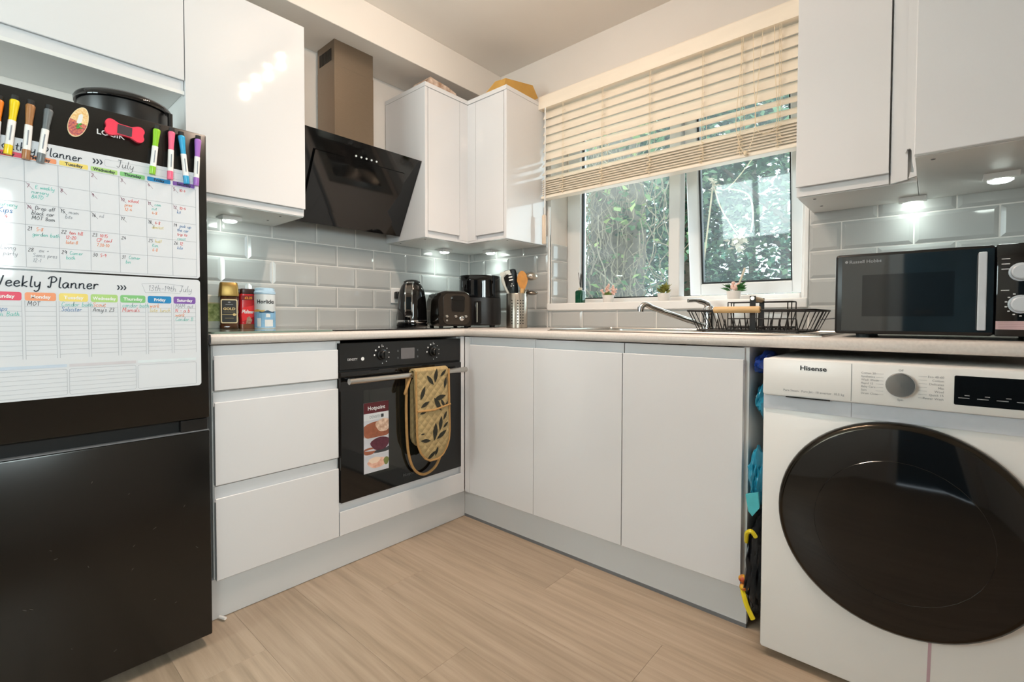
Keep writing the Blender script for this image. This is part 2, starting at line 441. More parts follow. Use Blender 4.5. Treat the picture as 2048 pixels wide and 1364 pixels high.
bobj('door_leaf', (HX0 + .02, HX1 - .02, YF - .09, YF - .05, .005, 2.03), sheet('door_reflection_blue', '#4A6A7E', .35), dr, bev=.003)  # blue put into the leaf colour to tint its reflection in the microwave
bm = B(); tube(bm, [(HX0 + .09, YF - .05, 1.0), (HX0 + .09, YF - .01, 1.0), (HX0 + .2, YF - .01, 1.0)], .009); obj('door_handle', bm, MT['chrome'], dr, smooth=True)
d3 = thing('added_window', (RX_0, YF, RZ_0), 'unseen white framed window opposite the sink, added to let in rear daylight', 'window', kind='structure')  # added opening for the rear fill, kept clear of the microwave reflection
bm = B()
for xx in (RX_0, (RX_0 + RX_1) / 2 - .03, RX_1 - .06): box(bm, xx, xx + .06, YF - .05, YF - .01, RZ_0, RZ_1, .004)
for zz in (RZ_0, RZ_1 - .06): box(bm, RX_0 + .06, RX_1 - .06, YF - .048, YF - .012, zz, zz + .06, .004)
obj('frame', bm, MT['upvc'], d3)
for a0, a1 in ((RX_0 + .05, (RX_0 + RX_1) / 2 - .02), ((RX_0 + RX_1) / 2 + .02, RX_1 - .05)): bobj('pane', (a0, a1, YF - .032, YF - .028, RZ_0 + .05, RZ_1 - .05), MT['cleargl'], d3)
d2 = thing('window_2', (XR, DY0, DZ0), 'white framed side window behind the camera, reflected in the planners', 'window', kind='structure')
bm = B()
for yy in (DY0, (DY0 + DY1) / 2 - .03, DY1 - .06): box(bm, XR + .02, XR + .08, yy, yy + .06, DZ0, DZ, .004)
for zz in (DZ0, DZ - .06): box(bm, XR + .022, XR + .078, DY0 + .06, DY1 - .06, zz, zz + .06, .004)
obj('frame', bm, MT['upvc'], d2)
for a0, a1 in ((DY0 + .05, (DY0 + DY1) / 2 - .02), ((DY0 + DY1) / 2 + .02, DY1 - .05)): bobj('pane', (XR + .046, XR + .05, a0, a1, DZ0 + .05, DZ - .05), MT['cleargl'], d2)
cl = tag(bobj('ceiling', (-W - .12, XR + .12, YF - .12, W + .26, ZC, ZC + .1), MT['ceil']), 'plain white ceiling with a boxed bulkhead over the cooker hood', 'ceiling', kind='structure')
bobj('bulkhead', (-W + .0005, -.309, YF, W - .0005, 2.213, ZC), MT['ceil'], cl, bev=.002, seg=1)

# wall tiles: bevelled metro tiles, each its own piece, grout behind
TT = .009
mesh_cache = {}
def tile_mesh(w, h):
    key = (round(w, 4), round(h, 4))
    if key not in mesh_cache:
        bm = B(); g = .0021; bv = min(.011, w * .3)
        o = [bm.verts.new(p) for p in ((g, 0, g), (w - g, 0, g), (w - g, 0, h - g), (g, 0, h - g))]
        a = [bm.verts.new(p) for p in ((g, .0055, g), (w - g, .0055, g), (w - g, .0055, h - g), (g, .0055, h - g))]
        c = [bm.verts.new(p) for p in ((g + bv, TT, g + bv), (w - g - bv, TT, g + bv), (w - g - bv, TT, h - g - bv), (g + bv, TT, h - g - bv))]
        for i in range(4):
            j = (i + 1) % 4
            bm.faces.new((o[i], o[j], a[j], a[i])); bm.faces.new((a[i], a[j], c[j], c[i]))
        bm.faces.new(c)
        bmesh.ops.recalc_face_normals(bm, faces=bm.faces[:])
        me = bpy.data.meshes.new('tile'); bm.to_mesh(me); bm.free(); me.materials.append(MT['tile'])
        mesh_cache[key] = me
    return mesh_cache[key]
def tile(parent, origin, rot, w, h):
    if w < .006 or h < .006: return
    o = bpy.data.objects.new('tile', tile_mesh(w, h)); COL.objects.link(o)
    o.parent = parent; o.location = origin; o.rotation_euler = (0, 0, rot)
ROWS = [.8966, .9965, 1.099, 1.2015, 1.304, 1.4065]
bobj('grout_bed', (-W, -W + .0045, -1.1, W, ZW, 1.4065), MT['grout'], wall_a)
for i in range(5):
    z0, z1 = ROWS[i], ROWS[i + 1]
    ph = -.8372 if i % 2 == 0 else -.733          # joints of this row (bottom row starts at -.837)
    y = ph - .2068 * 2
    while y < W - TT:
        a, b2 = max(y, -1.1), min(y + .2068, W - TT)
        if b2 > a: tile(wall_a, (-W, b2, z0), -math.pi / 2, b2 - a, z1 - z0)
        y += .2068
bm = B()
box(bm, -W, WX0, W - .0045, W, ZW, 1.4065); box(bm, WX0, WX1, W - .0045, W, ZW, WZ0 - .001); box(bm, WX1, XR, W - .0045, W, ZW, 1.4065)
obj('grout_bed', bm, MT['grout'], wall_b)
def tspan(x0, x1, i, zc=None):
    z0, z1 = ROWS[i], ROWS[i + 1]
    if zc: z1 = min(z1, zc)
    ph = 1.495 if i % 2 == 0 else 1.39
    x = ph - .2035 * 12
    while x < x1:
        a, b2 = max(x, x0), min(x + .2035, x1)
        if b2 - a > .006: tile(wall_b, (b2, W, z0), math.pi, b2 - a, z1 - z0)
        x += .2035
for i in range(5):
    tspan(-W + TT, WX0 - .014, i); tspan(WX1 + .014, XR, i)
tspan(WX0 - .014, WX1 + .014, 0, WZ0 - .002)
# tiles and grout on the left window reveal
bobj('grout_bed', (WX0, WX0 + .0045, W + .002, .74, 1.029, 1.36), MT['grout'], wall_b)
for z0, z1 in ((1.029, 1.063), (1.063, 1.1655), (1.1655, 1.268), (1.268, 1.36)):
    tile(wall_b, (WX0, .74, z0), -math.pi / 2, .152, z1 - z0)
for n, (x0, x1) in enumerate(((WX0 - .013, WX0), (WX1, WX1 + .013))):
    tag(bobj('trim_%d' % (n + 1), (x0, x1, W - .0115, W + .004, WZ0, 1.56), MT['white_pl'], bev=.002),
        ('white plastic tile edging strip on the left of the window', 'white plastic tile edging strip on the right of the window')[n], 'trim', kind='structure')

# ---- window
YWN = .742
win = thing('window_1', (WX0, YWN, WZ0), 'white plastic framed window over the sink, right light tilted open', 'window', kind='structure')
bm = B()
def fbar(bm, x0, x1, z0, z1, y0=YWN, y1=YWN + .065): box(bm, x0, x1, y0, y1, z0, z1, .005)
fbar(bm, WX0 + .001, .150, 1.03, WZ1 - .001); fbar(bm, 1.235, WX1 - .001, 1.03, WZ1 - .001)
fbar(bm, .150, 1.235, 1.03, 1.056); fbar(bm, .150, 1.235, 1.985, WZ1 - .001)
obj('frame', bm, MT['upvc'], win)
bm = B(); fbar(bm, .665, .722, 1.056, 1.985); obj('mullion', bm, MT['upvc'], win)
bm = B()
for d in ((.150, .158, 1.056, 1.985), (.657, .665, 1.056, 1.985), (.158, .657, 1.056, 1.063), (.158, .657, 1.978, 1.985)): box(bm, d[0], d[1], YWN + .022, YWN + .04, d[2], d[3])
obj('gasket', bm, MT['gasket'], win)
bobj('pane', (.156, .659, YWN + .028, YWN + .034, 1.060, 1.981), MT['glass'], win)
tag(bobj('sill_board', (WX0 - .012, WX1 + .012, W - .018, YWN + .01, WZ0, 1.029), MT['white_pl'], win, bev=.004), 'white window board')
# tilted-out opening light, hung at the top
sash = bpy.data.objects.new('opening_light', None); COL.objects.link(sash); sash.parent = win
sash.location = Vector((.725, YWN + .05, 1.985)) - win.location
sash.rotation_euler = (R(7), 0, 0)
SWD, SH = .508, .925
bm = B()
for d in ((0, .055, -SH, 0), (SWD - .055, SWD, -SH, 0), (.055, SWD - .055, -SH, -SH + .055), (.055, SWD - .055, -.055, 0)): box(bm, d[0], d[1], -.03, .03, d[2], d[3], .005)
sf = obj('sash_frame', bm, MT['upvc'], sash, local=True)
bm = B()
for d in ((.055, .063, -SH + .055, -.055), (SWD - .063, SWD - .055, -SH + .055, -.055), (.063, SWD - .063, -SH + .055, -SH + .063), (.063, SWD - .063, -.063, -.055)): box(bm, d[0], d[1], -.012, .012, d[2], d[3])
obj('gasket', bm, MT['gasket'], sash, local=True)
bm = B(); box(bm, .06, SWD - .06, -.003, .003, -SH + .06, -.06); obj('pane', bm, MT['glass'], sash, local=True)

# ================================================================== KITCHEN UNITS
def jdoor(name, parent, plane, face, a0, a1, z0, z1, lip=.028, top=True, m=None, ends=False):
    """slab front with a routed finger-pull along its top or bottom edge"""
    zf = z1 - lip
    prof = [(-.02, z0), (-.002, z0), (0, z0 + .002), (0, zf - .002), (-.002, zf), (-.0045, zf - .002), (-.006, zf - .011), (-.010, zf - .015), (-.0135, zf - .009), (-.0145, z1), (-.02, z1)]
    if not top:
        prof = [(d, z0 + z1 - z) for d, z in prof]
    f = (lambda d, z, t: (face + d, t, z)) if plane == 'A' else (lambda d, z, t: (t, face - d, z))
    bm = B(); extr(bm, prof, f, a0, a1)
    return obj(name, bm, m or MT['gloss'], parent)

# --- base run along the left wall
un = thing('drawer_unit', (-.28, -.84, .131), 'white gloss three-drawer base unit between fridge and oven', 'cabinet')
bobj('body', (-.56, -.0205, -1.043, -.634, .131, .862), MT['carc'], un)
for z0, z1, lp in ((.722, .861, .031), (.428, .716, .03), (.131, .422, .034)): jdoor('drawer_front', un, 'A', 0, -1.0405, -.636, z0, z1, lp)
un = thing('oven_housing', (-.28, -.33, .131), 'white gloss oven housing unit with a narrow panel below the oven', 'cabinet')
bm = B(); box(bm, -.56, -.0205, -.632, -.616, .131, .862); box(bm, -.56, -.0205, -.033, -.012, .131, .862); box(bm, -.56, -.0205, -.616, -.033, .131, .245); box(bm, -.56, -.54, -.616, -.033, .245, .862)
obj('body', bm, MT['carc'], un)
jdoor('bottom_panel', un, 'A', 0, -.632, -.024, .131, .252, .03)
bobj('end_post', (-.018, -.0005, -.0235, -.001, .131, .862), MT['gloss'], un)
for nm, x0, x1, lab in (('corner_base_unit', .012, .4145, 'white gloss base unit in the corner next to the oven'), ('sink_base_unit', .4165, .8190, 'white gloss base unit under the sink bowl, middle of the row'), ('drainer_base_unit', .8225, 1.2215, 'white gloss base unit beside the washing machine')):
    un = thing(nm, ((x0 + x1) / 2, .28, .131), lab, 'cabinet')
    bx0 = x0 if nm != 'corner_base_unit' else .012
    if nm == 'sink_base_unit':
        bm = B(); box(bm, bx0, x1, .0205, .56, .131, .70)
    else:
        bm = B(); box(bm, bx0, x1 + (.012 if nm == 'drainer_base_unit' else 0), .0205, .56, .131, .862 if nm != 'drainer_base_unit' else .7)
        if nm == 'drainer_base_unit': box(bm, x1 - .005, x1 + .012, .0205, .56, .7, .862)
    obj('body', bm, MT['carc'], un)
    if nm == 'corner_base_unit':
        bobj('filler_strip', (.003, .034, .0005, .019, .131, .860), MT['gloss'], un)
        jdoor('door', un, 'B', 0, .036, x1, .131, .860, .035)
    else:
        jdoor('door', un, 'B', 0, x0, x1, .131, .860, .035)
# plinths
pl = thing('plinth', (-.04, -.5, 0), 'pale kickboard under the drawers and oven', 'kickboard')
bobj('board', (-.042, -.024, -1.05, .024, .002, .128), MT['plinth'], pl); 
bm = B(); tube(bm, [(-.018, -1.03, .008), (.005, -1.02, .008)], .005); obj('clip', bm, MT['white_pl'], pl)
pl = thing('plinth', (.6, .03, 0), 'pale kickboard with a grey bottom seal under the three sink-run doors', 'kickboard')
bobj('board', (-.0235, 1.234, .0245, .042, .012, .128), MT['plinth'], pl)
bobj('seal', (-.0235, 1.234, .0225, .043, .0, .012), MT['grey_pl'], pl)

# worktop (one L-shaped slab with the sink cut-out)
BX0, BX1, BY0, BY1 = .52, .90, .09, .46
xs = [-W + .001, .014, BX0, BX1, XR - .002]; ys = [-1.052, -.014, BY0, BY1, W - TT - .001]
bm = B(); vv = {}
def gv(i, j):
    if (i, j) not in vv: vv[(i, j)] = bm.verts.new((xs[i] if i else -W + TT + .001, ys[j], ZW))
    return vv[(i, j)]
fs = []
for i in range(4):
    for j in range(4):
        if (i > 0 and j == 0) or (i == 2 and j == 2): continue
        fs.append(bm.faces.new((gv(i, j), gv(i + 1, j), gv(i + 1, j + 1), gv(i, j + 1))))
ret = bmesh.ops.extrude_face_region(bm, geom=fs)
for v in [g for g in ret['geom'] if isinstance(g, bmesh.types.BMVert)]: v.co.z = .8646
bm.faces.ensure_lookup_table()
bmesh.ops.recalc_face_normals(bm, faces=bm.faces[:])
fe = []
for e in bm.edges:
    (p, q) = (v.co for v in e.verts)
    if abs(p.z - q.z) > 1e-5: continue
    if (abs(p.x - .014) < 1e-5 and abs(q.x - .014) < 1e-5 and max(p.y, q.y) <= -.0139) or (abs(p.y + .014) < 1e-5 and abs(q.y + .014) < 1e-5 and min(p.x, q.x) >= .0139): fe.append(e)
bmesh.ops.bevel(bm, geom=fe, offset=.012, segments=4, profile=.5, affect='EDGES')
wt = tag(obj('worktop', bm, MT['wtop'], smooth=True), 'beige L-shaped worktop with a rounded front edge', 'worktop')
bobj('end_cap', (-.5, .012, -1.056, -1.0522, .8656, .8956), MT['wcap'], wt)

# --- wall units
def led(x, y, z, d, label, k=1.):
    t = thing('under_cabinet_light', (x, y, z), label, 'light', 'under-cabinet lights')
    dv = Vector((d[0], d[1], 0)).normalized(); sd = Vector((-dv.y, dv.x, 0))
    bm = B()
    f = lambda a, b, tt: Vector((x, y, z)) + dv * a + sd * tt + Vector((0, 0, b))
    extr(bm, [(-.055, -.0005), (.03, -.0005), (.03, -.016), (.018, -.018)], f, -.035, .035)
    obj('housing', bm, MT['white_pl'], t)
    bm = B(); lathe(bm, (x, y, z - .0105), (x, y, z - .0225), [(0, .026), (.008, .026), (.012, .020)], 20); obj('lens', bm, MT['led'], t, smooth=True)
    light('led_light', 'SPOT', (x, y, z - .03), LEDW * k, (.86, 1.0, .93), .03, spot=150, blend=1.0)
LEDW = 1.0
un = thing('tall_wall_unit', (-.42, -.83, 1.355), 'white gloss wall cabinet left of the cooker hood', 'cabinet')
bobj('body', (-W + .012, -.2825, -1.0365, -.6285, 1.355, 2.1), MT['carc'], un)
jdoor('door', un, 'A', -.262, -1.0375, -.629, 1.358, 2.11, .026, top=False)
un = thing('over_fridge_unit', (-.42, -1.34, 1.712), 'white gloss wall cabinet above the black fridge', 'cabinet')
bobj('body', (-W + .001, -.2825, -1.645, -1.0375, 1.712, 2.1), MT['carc'], un)
jdoor('door', un, 'A', -.262, -1.645, -1.0405, 1.714, 2.11, .032, top=False)
bobj('shelf_edge', (-.2815, -.268, -1.645, -1.0385, 1.7, 1.712), MT['carc'], un)

un = thing('corner_wall_unit', (-.3, .3, 1.348), 'white gloss L-shaped corner wall cabinet with two doors', 'cabinet')
bm = B()
extr(bm, [(-W + .012, -.022), (-.262, -.022), (-.262, .269), (.022, .269), (.022, W - .012), (-W + .012, W - .012)], FZ(1.348), 0, .737)
obj('body', bm, MT['carc'], un)
bobj('side_panel', (.0225, .04, .247, W - .012, 1.348, 2.0852), MT['gloss'], un, bev=.001, seg=1)
bobj('side_panel', (-W + .012, -.24, -.04, -.0225, 1.348, 2.0852), MT['gloss'], un, bev=.001, seg=1)
bm = B(); extr(bm, [(-W + .012, -.0415), (-.236, -.0415), (-.236, .243), (.0415, .243), (.0415, W - .012), (-W + .012, W - .012)], FZ(2.0855), 0, .0205)
obj('top_panel', bm, MT['gloss'], un)
bm = B(); extr(bm, [(-.2618, -.021), (-.24, -.021), (-.24, .247), (.022, .247), (.022, .2688), (-.2618, .2688)], FZ(1.349), 0, .0105)
obj('bottom_rail', bm, MT['gloss'], un)
jdoor('door', un, 'A', -.240, -.0195, .188, 1.3605, 2.0848, .022, top=False)
jdoor('door', un, 'B', .247, -.178, .0195, 1.3605, 2.0848, .022, top=False)
bm = B(); extr(bm, [(-.258, .190), (-.240, .190), (-.240, .247), (-.180, .247), (-.180, .265), (-.258, .265)], FZ(1.3605), 0, .723)
obj('corner_post', bm, MT['gloss'], un)

un = thing('narrow_wall_unit', (1.42, .43, 1.346), 'narrow white gloss wall cabinet right of the window', 'cabinet')
bobj('body', (1.303, 1.605, .2875, W - .012, 1.346, 2.2), MT['carc'], un)
jdoor('door', un, 'B', .262, 1.302, 1.541, 1.3485, 2.21, .028, top=False)
bm = B(); lathe(bm, (1.5485, .280, 1.72), (1.5485, .280, 1.76), [(0, .004), (.04, .004)], 8); obj('hinge', bm, MT['steel'], un)
bm = B(); lathe(bm, (1.5485, .280, 1.45), (1.5485, .280, 1.47), [(0, .004), (.02, .004)], 8); obj('hinge', bm, MT['steel'], un)
# filler post with the routed pull profile showing at its lower end
ps = thing('filler_post', (1.576, .28, 1.346), 'white filler post with a hooked lower end between the right-hand wall cabinets', 'filler post')
bm = B(); extr(bm, [(1.5455, 1.347), (1.584, 1.352), (1.584, 2.2), (1.5455, 2.2)], FB(.285), -.0005, .016); obj('panel', bm, MT['gloss'], ps)
bm = B(); extr(bm, [(1.5865, 1.352), (1.604, 1.356), (1.604, 2.2), (1.5785, 2.2), (1.5785, 1.426), (1.5825, 1.436), (1.589, 1.437), (1.5925, 1.43), (1.5935, 1.40), (1.5985, 1.372), (1.597, 1.366), (1.5905, 1.370)], FB(.267), .0, .010); obj('profile', bm, MT['gloss'], ps)
un = thing('deep_wall_unit', (1.9, .3, 1.346), 'large white gloss deep wall cabinet above the microwave', 'cabinet')
bobj('body', (1.6065, 2.3, .0185, W - .012, 1.346, 2.2), MT['carc'], un)
bobj('door', (1.605, 2.2, -.004, .0175, 1.3475, 2.21), MT['gloss'], un, bev=.0015, seg=1)
# small fixing caps under the wall units
FIX = [(-.33, -.70, 1.355), (-.45, -.70, 1.355), (-.29, .0, 1.348), (-.5, .0, 1.348), (-.0, .30, 1.348), (1.345, .33, 1.346), (1.345, .46, 1.346), (1.64, .06, 1.346)]
own = ['tall_wall_unit', 'tall_wall_unit', 'corner_wall_unit', 'corner_wall_unit', 'corner_wall_unit', 'narrow_wall_unit', 'narrow_wall_unit', 'deep_wall_unit']
for (x, y, z), o in zip(FIX, own):
    bm = B(); lathe(bm, (x, y, z - .0015), (x, y, z), [(0, .004), (.0015, .005)], 8); obj('fixing', bm, MT['grey_pl'], bpy.data.objects[o])
led(-.494, -.83, 1.355, (1, 0), 'round under-cabinet light left of the cooker hood')
led(-.499, .307, 1.348, (1, 0), 'round corner-cabinet light nearer the cooker hood')
led(-.323, .510, 1.348, (0, -1), 'round corner-cabinet light nearer the window')
led(1.590, .525, 1.346, (0, -1), 'round light under the narrow wall cabinet on the right', .32)
led(1.779, .342, 1.346, (0, -1), 'round light under the deep wall cabinet above the microwave')

# ================================================================== BUILT-IN APPLIANCES
ov = thing('built_in_oven', (-.25, -.325, .255), 'black built-in oven with a steel bar handle under the hob', 'oven')
OY0, OY1 = -.6295, -.0265
bm = B(); box(bm, -.52, -.021, -.61, -.04, .26, .85); obj('cavity', bm, MT['dark'], ov)
cp = bobj('control_panel', (-.0205, .0, OY0, OY1, .752, .853), MT['blk_satin'], ov, bev=.0015, seg=1)
dr = bobj('door', (-.0205, .006, OY0, OY1, .2555, .744), MT['blk_gloss'], ov, bev=.0015, seg=1)
bobj('inner_glass', (.0062, .0064, -.535, -.12, .33, .668), mat('oven_window', '#1b1c18', .04, spec=.7, noise=(2, .05)), dr)
f = FA(0.0)
for yk in (-.448, -.188):
    bm = B(); lathe(bm, (0.0005, yk, .801), (.03, yk, .801), [(0, .0225), (.006, .022), (.008, .017), (.022, .016), (.024, .014)], 24); kb = obj('knob', bm, MT['blk_satin'], cp, smooth=True)
    bobj('knob_grip', (.0245, .030, yk - .005, yk + .005, .786, .816), MT['blk_matte'], kb, bev=.002)
    bm = B()
    for a in range(9):
        t = R(-60 - a * 300 / 9 + 150 + 90)
        c = (yk + .034 * math.cos(t), .801 + .034 * math.sin(t))
        if a in (0, 1, 2): patch(bm, f, rrect(c[0] - .0035, c[0] + .0035, c[1] - .0035, c[1] + .0035, .003, 2), .0006)
        else: patch(bm, f, rrect(c[0] - .002, c[0] + .002, c[1] - .002, c[1] + .002, .0015, 2), .0006)
    line(bm, f, yk, .832, yk, .842, .0018, .0006)
    obj('dial_marks', bm, MT['whiteprint'], cp)
bm = B(); patch(bm, f, rrect(-.357, -.288, .778, .823, .002), .0006); obj('display', bm, sheet('grey_display', '#6A6769', .15), cp)
bm = B()
for yy in (-.372, -.272):
    for zz in (.784, .812): patch(bm, f, rrect(yy - .003, yy + .003, zz - .004, zz + .004, .001, 1), .0006)
obj('touch_mark', bm, sheet('dim_print', '#55585A'), cp)
text('lettering', 'DENSITY', .0125, f, -.598, .786, MT['whiteprint'], cp, sx=.85, t=.0006)
bm = B(); patch(bm, f, [(-.534 + .007 * math.cos(R(a)), .790 + .007 * math.sin(R(a))) for a in range(0, 360, 24)], .0006); obj('badge', bm, MT['whiteprint'], cp)
text('lettering', 'Hotpoint', .019, FA(.0064), -.355, .288, sheet('dim_print', '#55585A'), dr, t=.0004)
bm = B(); tube(bm, [(.047, -.618, .7135), (.047, -.034, .7135)], .0115, 16); hb = obj('handle', bm, MT['steel_h'], dr, smooth=True)
bm = B(); box(bm, .0055, .045, -.600, -.574, .706, .721, .003); box(bm, .0055, .045, -.082, -.056, .706, .721, .003); obj('handle_bracket', bm, MT['blk_satin'], hb)
bobj('seal_strip', (-.0205, -.004, OY0, OY1, .744, .752), MT['dark'], ov)
# sticker with pictures of food
st = thing('energy_sticker', (.006, -.478, .341), 'tall food-picture sticker on the black oven door', 'sticker')
fs_ = FA(.0066)
bm = B(); extr(bm, [(-.535, .342), (-.423, .342), (-.423, .617), (-.535, .617)], fs_, 0, .0005); obj('sheet', bm, sheet('sticker_paper', '#DCDDE0', .3), st)
bm = B(); patch(bm, fs_, [(-.535, .575), (-.423, .575), (-.423, .617), (-.535, .617)], .0008); obj('header', bm, sheet('maroon_print', '#5B1A22', .35), st)
text('lettering', 'Hotpoint', .021, fs_, -.479, .588, MT['whiteprint'], st, 'CENTER', bold=.0004, t=.0011)
text('lettering', 'DENSITY', .015, fs_, -.51, .555, MT['greyprint'], st, sx=.85, t=.0009)
bm = B(); patch(bm, fs_, rrect(-.458, -.446, .554, .567, .001, 1), .0009); obj('badge', bm, sheet('charcoal_print', '#3C3F42'), st)
def foodpic(z0, z1, bg, blobs):
    bm = B(); patch(bm, fs_, [(-.535, z0), (-.423, z0), (-.423, z1), (-.535, z1)], .0008); obj('picture', bm, bg, st)
    for (cy, cz, ry, rz, m) in blobs:
        bm = B(); patch(bm, fs_, [(max(-.535, min(-.423, cy + ry * math.cos(R(a)) * (1 + .12 * math.sin(R(a * 3))))), max(z0, min(z1, cz + rz * math.sin(R(a))))) for a in range(0, 360, 18)], random.uniform(.0010, .0016)); obj('picture_detail', bm, m, st)
toast, crust, beet, salmon, leafg, plate = sheet('toast_print', '#C99779', noise=(60, .25, '#F2D9C4')), sheet('crust_print', '#9A5B43', noise=(50, .2)), sheet('beet_print', '#5B2A3A', noise=(60, .25)), sheet('salmon_print', '#E0A48C', noise=(60, .12, '#F3CBB8')), sheet('leaf_print', '#77804A'), sheet('plate_print', '#C9CBD3', noise=(20, .08))
foodpic(.478, .548, plate, [(-.475, .505, .075, .036, crust), (-.503, .503, .042, .028, toast), (-.447, .522, .036, .026, toast), (-.49, .487, .05, .008, crust)])
foodpic(.412, .476, plate, [(-.462, .45, .044, .026, beet), (-.512, .427, .03, .014, crust), (-.455, .424, .055, .010, sheet('charcoal_print', '#3C3F42')), (-.48, .43, .05, .004, plate)])
foodpic(.343, .410, plate, [(-.475, .376, .044, .02, salmon), (-.435, .376, .012, .016, leafg), (-.488, .388, .026, .012, sheet('pale_food', '#EFD5BF'))])
# oven glove over the handle
gv_ = thing('oven_glove', (.06, -.245, .30), 'quilted tan double oven glove with dark leaf print hanging on the oven handle', 'oven glove')
def quilt_mat():
    m = mat('quilted_tan_cotton', '#B39C70', .9, spec=.2, noise=(25, .08))
    nt = m.node_tree; b = nt.nodes['Principled BSDF']
    tc = nt.nodes.new('ShaderNodeTexCoord'); mp = nt.nodes.new('ShaderNodeMapping'); mp.inputs['Rotation'].default_value = (R(45), 0, 0); mp.inputs['Scale'].default_value = (0, 40, 40)
    nt.links.new(tc.outputs['Object'], mp.inputs[0])
    outs = []
    for ax in (1, 2):
        sx = nt.nodes.new('ShaderNodeSeparateXYZ'); nt.links.new(mp.outputs[0], sx.inputs[0])
        mo = nt.nodes.new('ShaderNodeMath'); mo.operation = 'PINGPONG'; mo.inputs[1].default_value = .5; nt.links.new(sx.outputs[ax], mo.inputs[0])
        pw = nt.nodes.new('ShaderNodeMath'); pw.operation = 'SQRT'; nt.links.new(mo.outputs[0], pw.inputs[0]); outs.append(pw)
    ml = nt.nodes.new('ShaderNodeMath'); ml.operation = 'MULTIPLY'; nt.links.new(outs[0].outputs[0], ml.inputs[0]); nt.links.new(outs[1].outputs[0], ml.inputs[1])
    bp = nt.nodes.new('ShaderNodeBump'); bp.inputs['Strength'].default_value = .9; bp.inputs['Distance'].default_value = .008
    nt.links.new(ml.outputs[0], bp.inputs['Height']); nt.links.new(bp.outputs[0], b.inputs['Normal'])
    return m
MT['quilt'] = quilt_mat(); MT['piping'] = mat('tan_piping', '#B48A54', .8, noise=(60, .1)); MT['leafink'] = mat('dark_leaf_print', '#2C2B22', .9, noise=(40, .1))
PY0, PY1 = -.338, -.162        # width of the pad
def pad_half(b):  # half width by height fraction (0 bottom .. 1 top)
    return 1.0 if b > .3 else math.sqrt(max(0, 1 - ((.3 - b) / .3) ** 2)) * 1.0
zt_, zb_ = .729, .345
NZ, NY = 26, 10
def pad_surface(bm, xf, thick, zt, zb, y0, y1):
    gr = [[], []]
    for s in (0, 1):
        for i in range(NZ + 1):
            b = i / NZ; h = max(.02, pad_half(b)); row = []
            for j in range(NY + 1):
                a = j / NY * 2 - 1
                edge = min(1, (1 - abs(a)) * 5, b * 8 + .0)
                x = xf + (thick * (.35 + .65 * math.sqrt(max(0, edge)))) * (1 if s else -.25)
                row.append(bm.verts.new((x + .004 * math.sin(b * 5), (y0 + y1) / 2 + a * (y1 - y0) / 2 * h + .008 * (1 - b), zb + (zt - zb) * b)))
            gr[s].append(row)
    for s in (0, 1):
        for i in range(NZ):
            for j in range(NY): bm.faces.new((gr[s][i][j], gr[s][i][j + 1], gr[s][i + 1][j + 1], gr[s][i + 1][j]))
    for i in range(NZ):
        for j in (0, NY): bm.faces.new((gr[0][i][j], gr[1][i][j], gr[1][i + 1][j], gr[0][i + 1][j]))
    for j in range(NY):
        for i in (0, NZ): bm.faces.new((gr[0][i][j], gr[1][i][j], gr[1][i][j + 1], gr[0][i][j + 1]))
bm = B(); pad_surface(bm, .065, .014, zt_, zb_, PY0, PY1); obj('front_pad', bm, MT['quilt'], gv_, smooth=True)
bm = B()
arc = [(.047 + .0175 * math.cos(R(a)), .7135 + .0175 * math.sin(R(a))) for a in range(-20, 201, 20)]
arc2 = [(.047 + .0265 * math.cos(R(a)), .7135 + .0265 * math.sin(R(a))) for a in range(200, -21, -20)]
extr(bm, arc + arc2, lambda a, b, t: (a, t, b), PY0 + .004, PY1 + .002); obj('fold', bm, MT['quilt'], gv_, smooth=True)
bm = B(); extr(bm, rrect(PY0 + .012, PY1 - .006, .40, .715, .06, 6), FA(.018), 0, .010); obj('back_pad', bm, MT['quilt'], gv_)
pts = [(.074, (PY0 + PY1) / 2 + s * (PY1 - PY0) / 2 * max(.02, pad_half(b)) + .008 * (1 - b), zb_ + (zt_ - zb_) * b) for s, bs in ((-1, [1, .8, .6, .4, .3, .2, .12, .05, .01]), (1, [.01, .05, .12, .2, .3, .4, .6, .8, 1])) for b in bs]
bm = B(); tube(bm, pts, .0045, 8); tube(bm, [(.080, PY0 + .004, .565), (.084, -.25, .562), (.080, PY1 + .004, .575)], .0042, 8); obj('piping', bm, MT['piping'], gv_, smooth=True)
sp_ = smooth_poly([(.03, PY0 - .012, .70), (.028, PY0 - .014, .56), (.026, PY0 - .004, .40), (.026, -.312, .315), (.028, -.262, .281), (.03, -.205, .298), (.034, -.176, .345), (.036, -.166, .40)], 6)
bm = B(); tube(bm, sp_, .0058, 8); obj('hanging_loop', bm, MT['piping'], gv_, smooth=True)
bm = B(); tube(bm, smooth_poly([(.045, PY0 - .002, .713), (.05, PY0 - .022, .675), (.048, PY0 - .034, .642), (.042, PY0 - .026, .65), (.04, PY0 - .012, .69)], 5), .006, 6); obj('corner_strap', bm, MT['piping'], gv_, smooth=True)
def pad_x(y, z):
    b = (z - zb_) / (zt_ - zb_); h = max(.02, pad_half(b))
    a = (y - (PY0 + PY1) / 2 - .008 * (1 - b)) / ((PY1 - PY0) / 2 * h)
    edge = max(0, min(1, (1 - abs(a)) * 5, b * 8))
    return .065 + .014 * (.35 + .65 * math.sqrt(edge)) + .004 * math.sin(b * 5)
fg = lambda a, b, t: (pad_x(a, b) + .0018 + t, a, b)
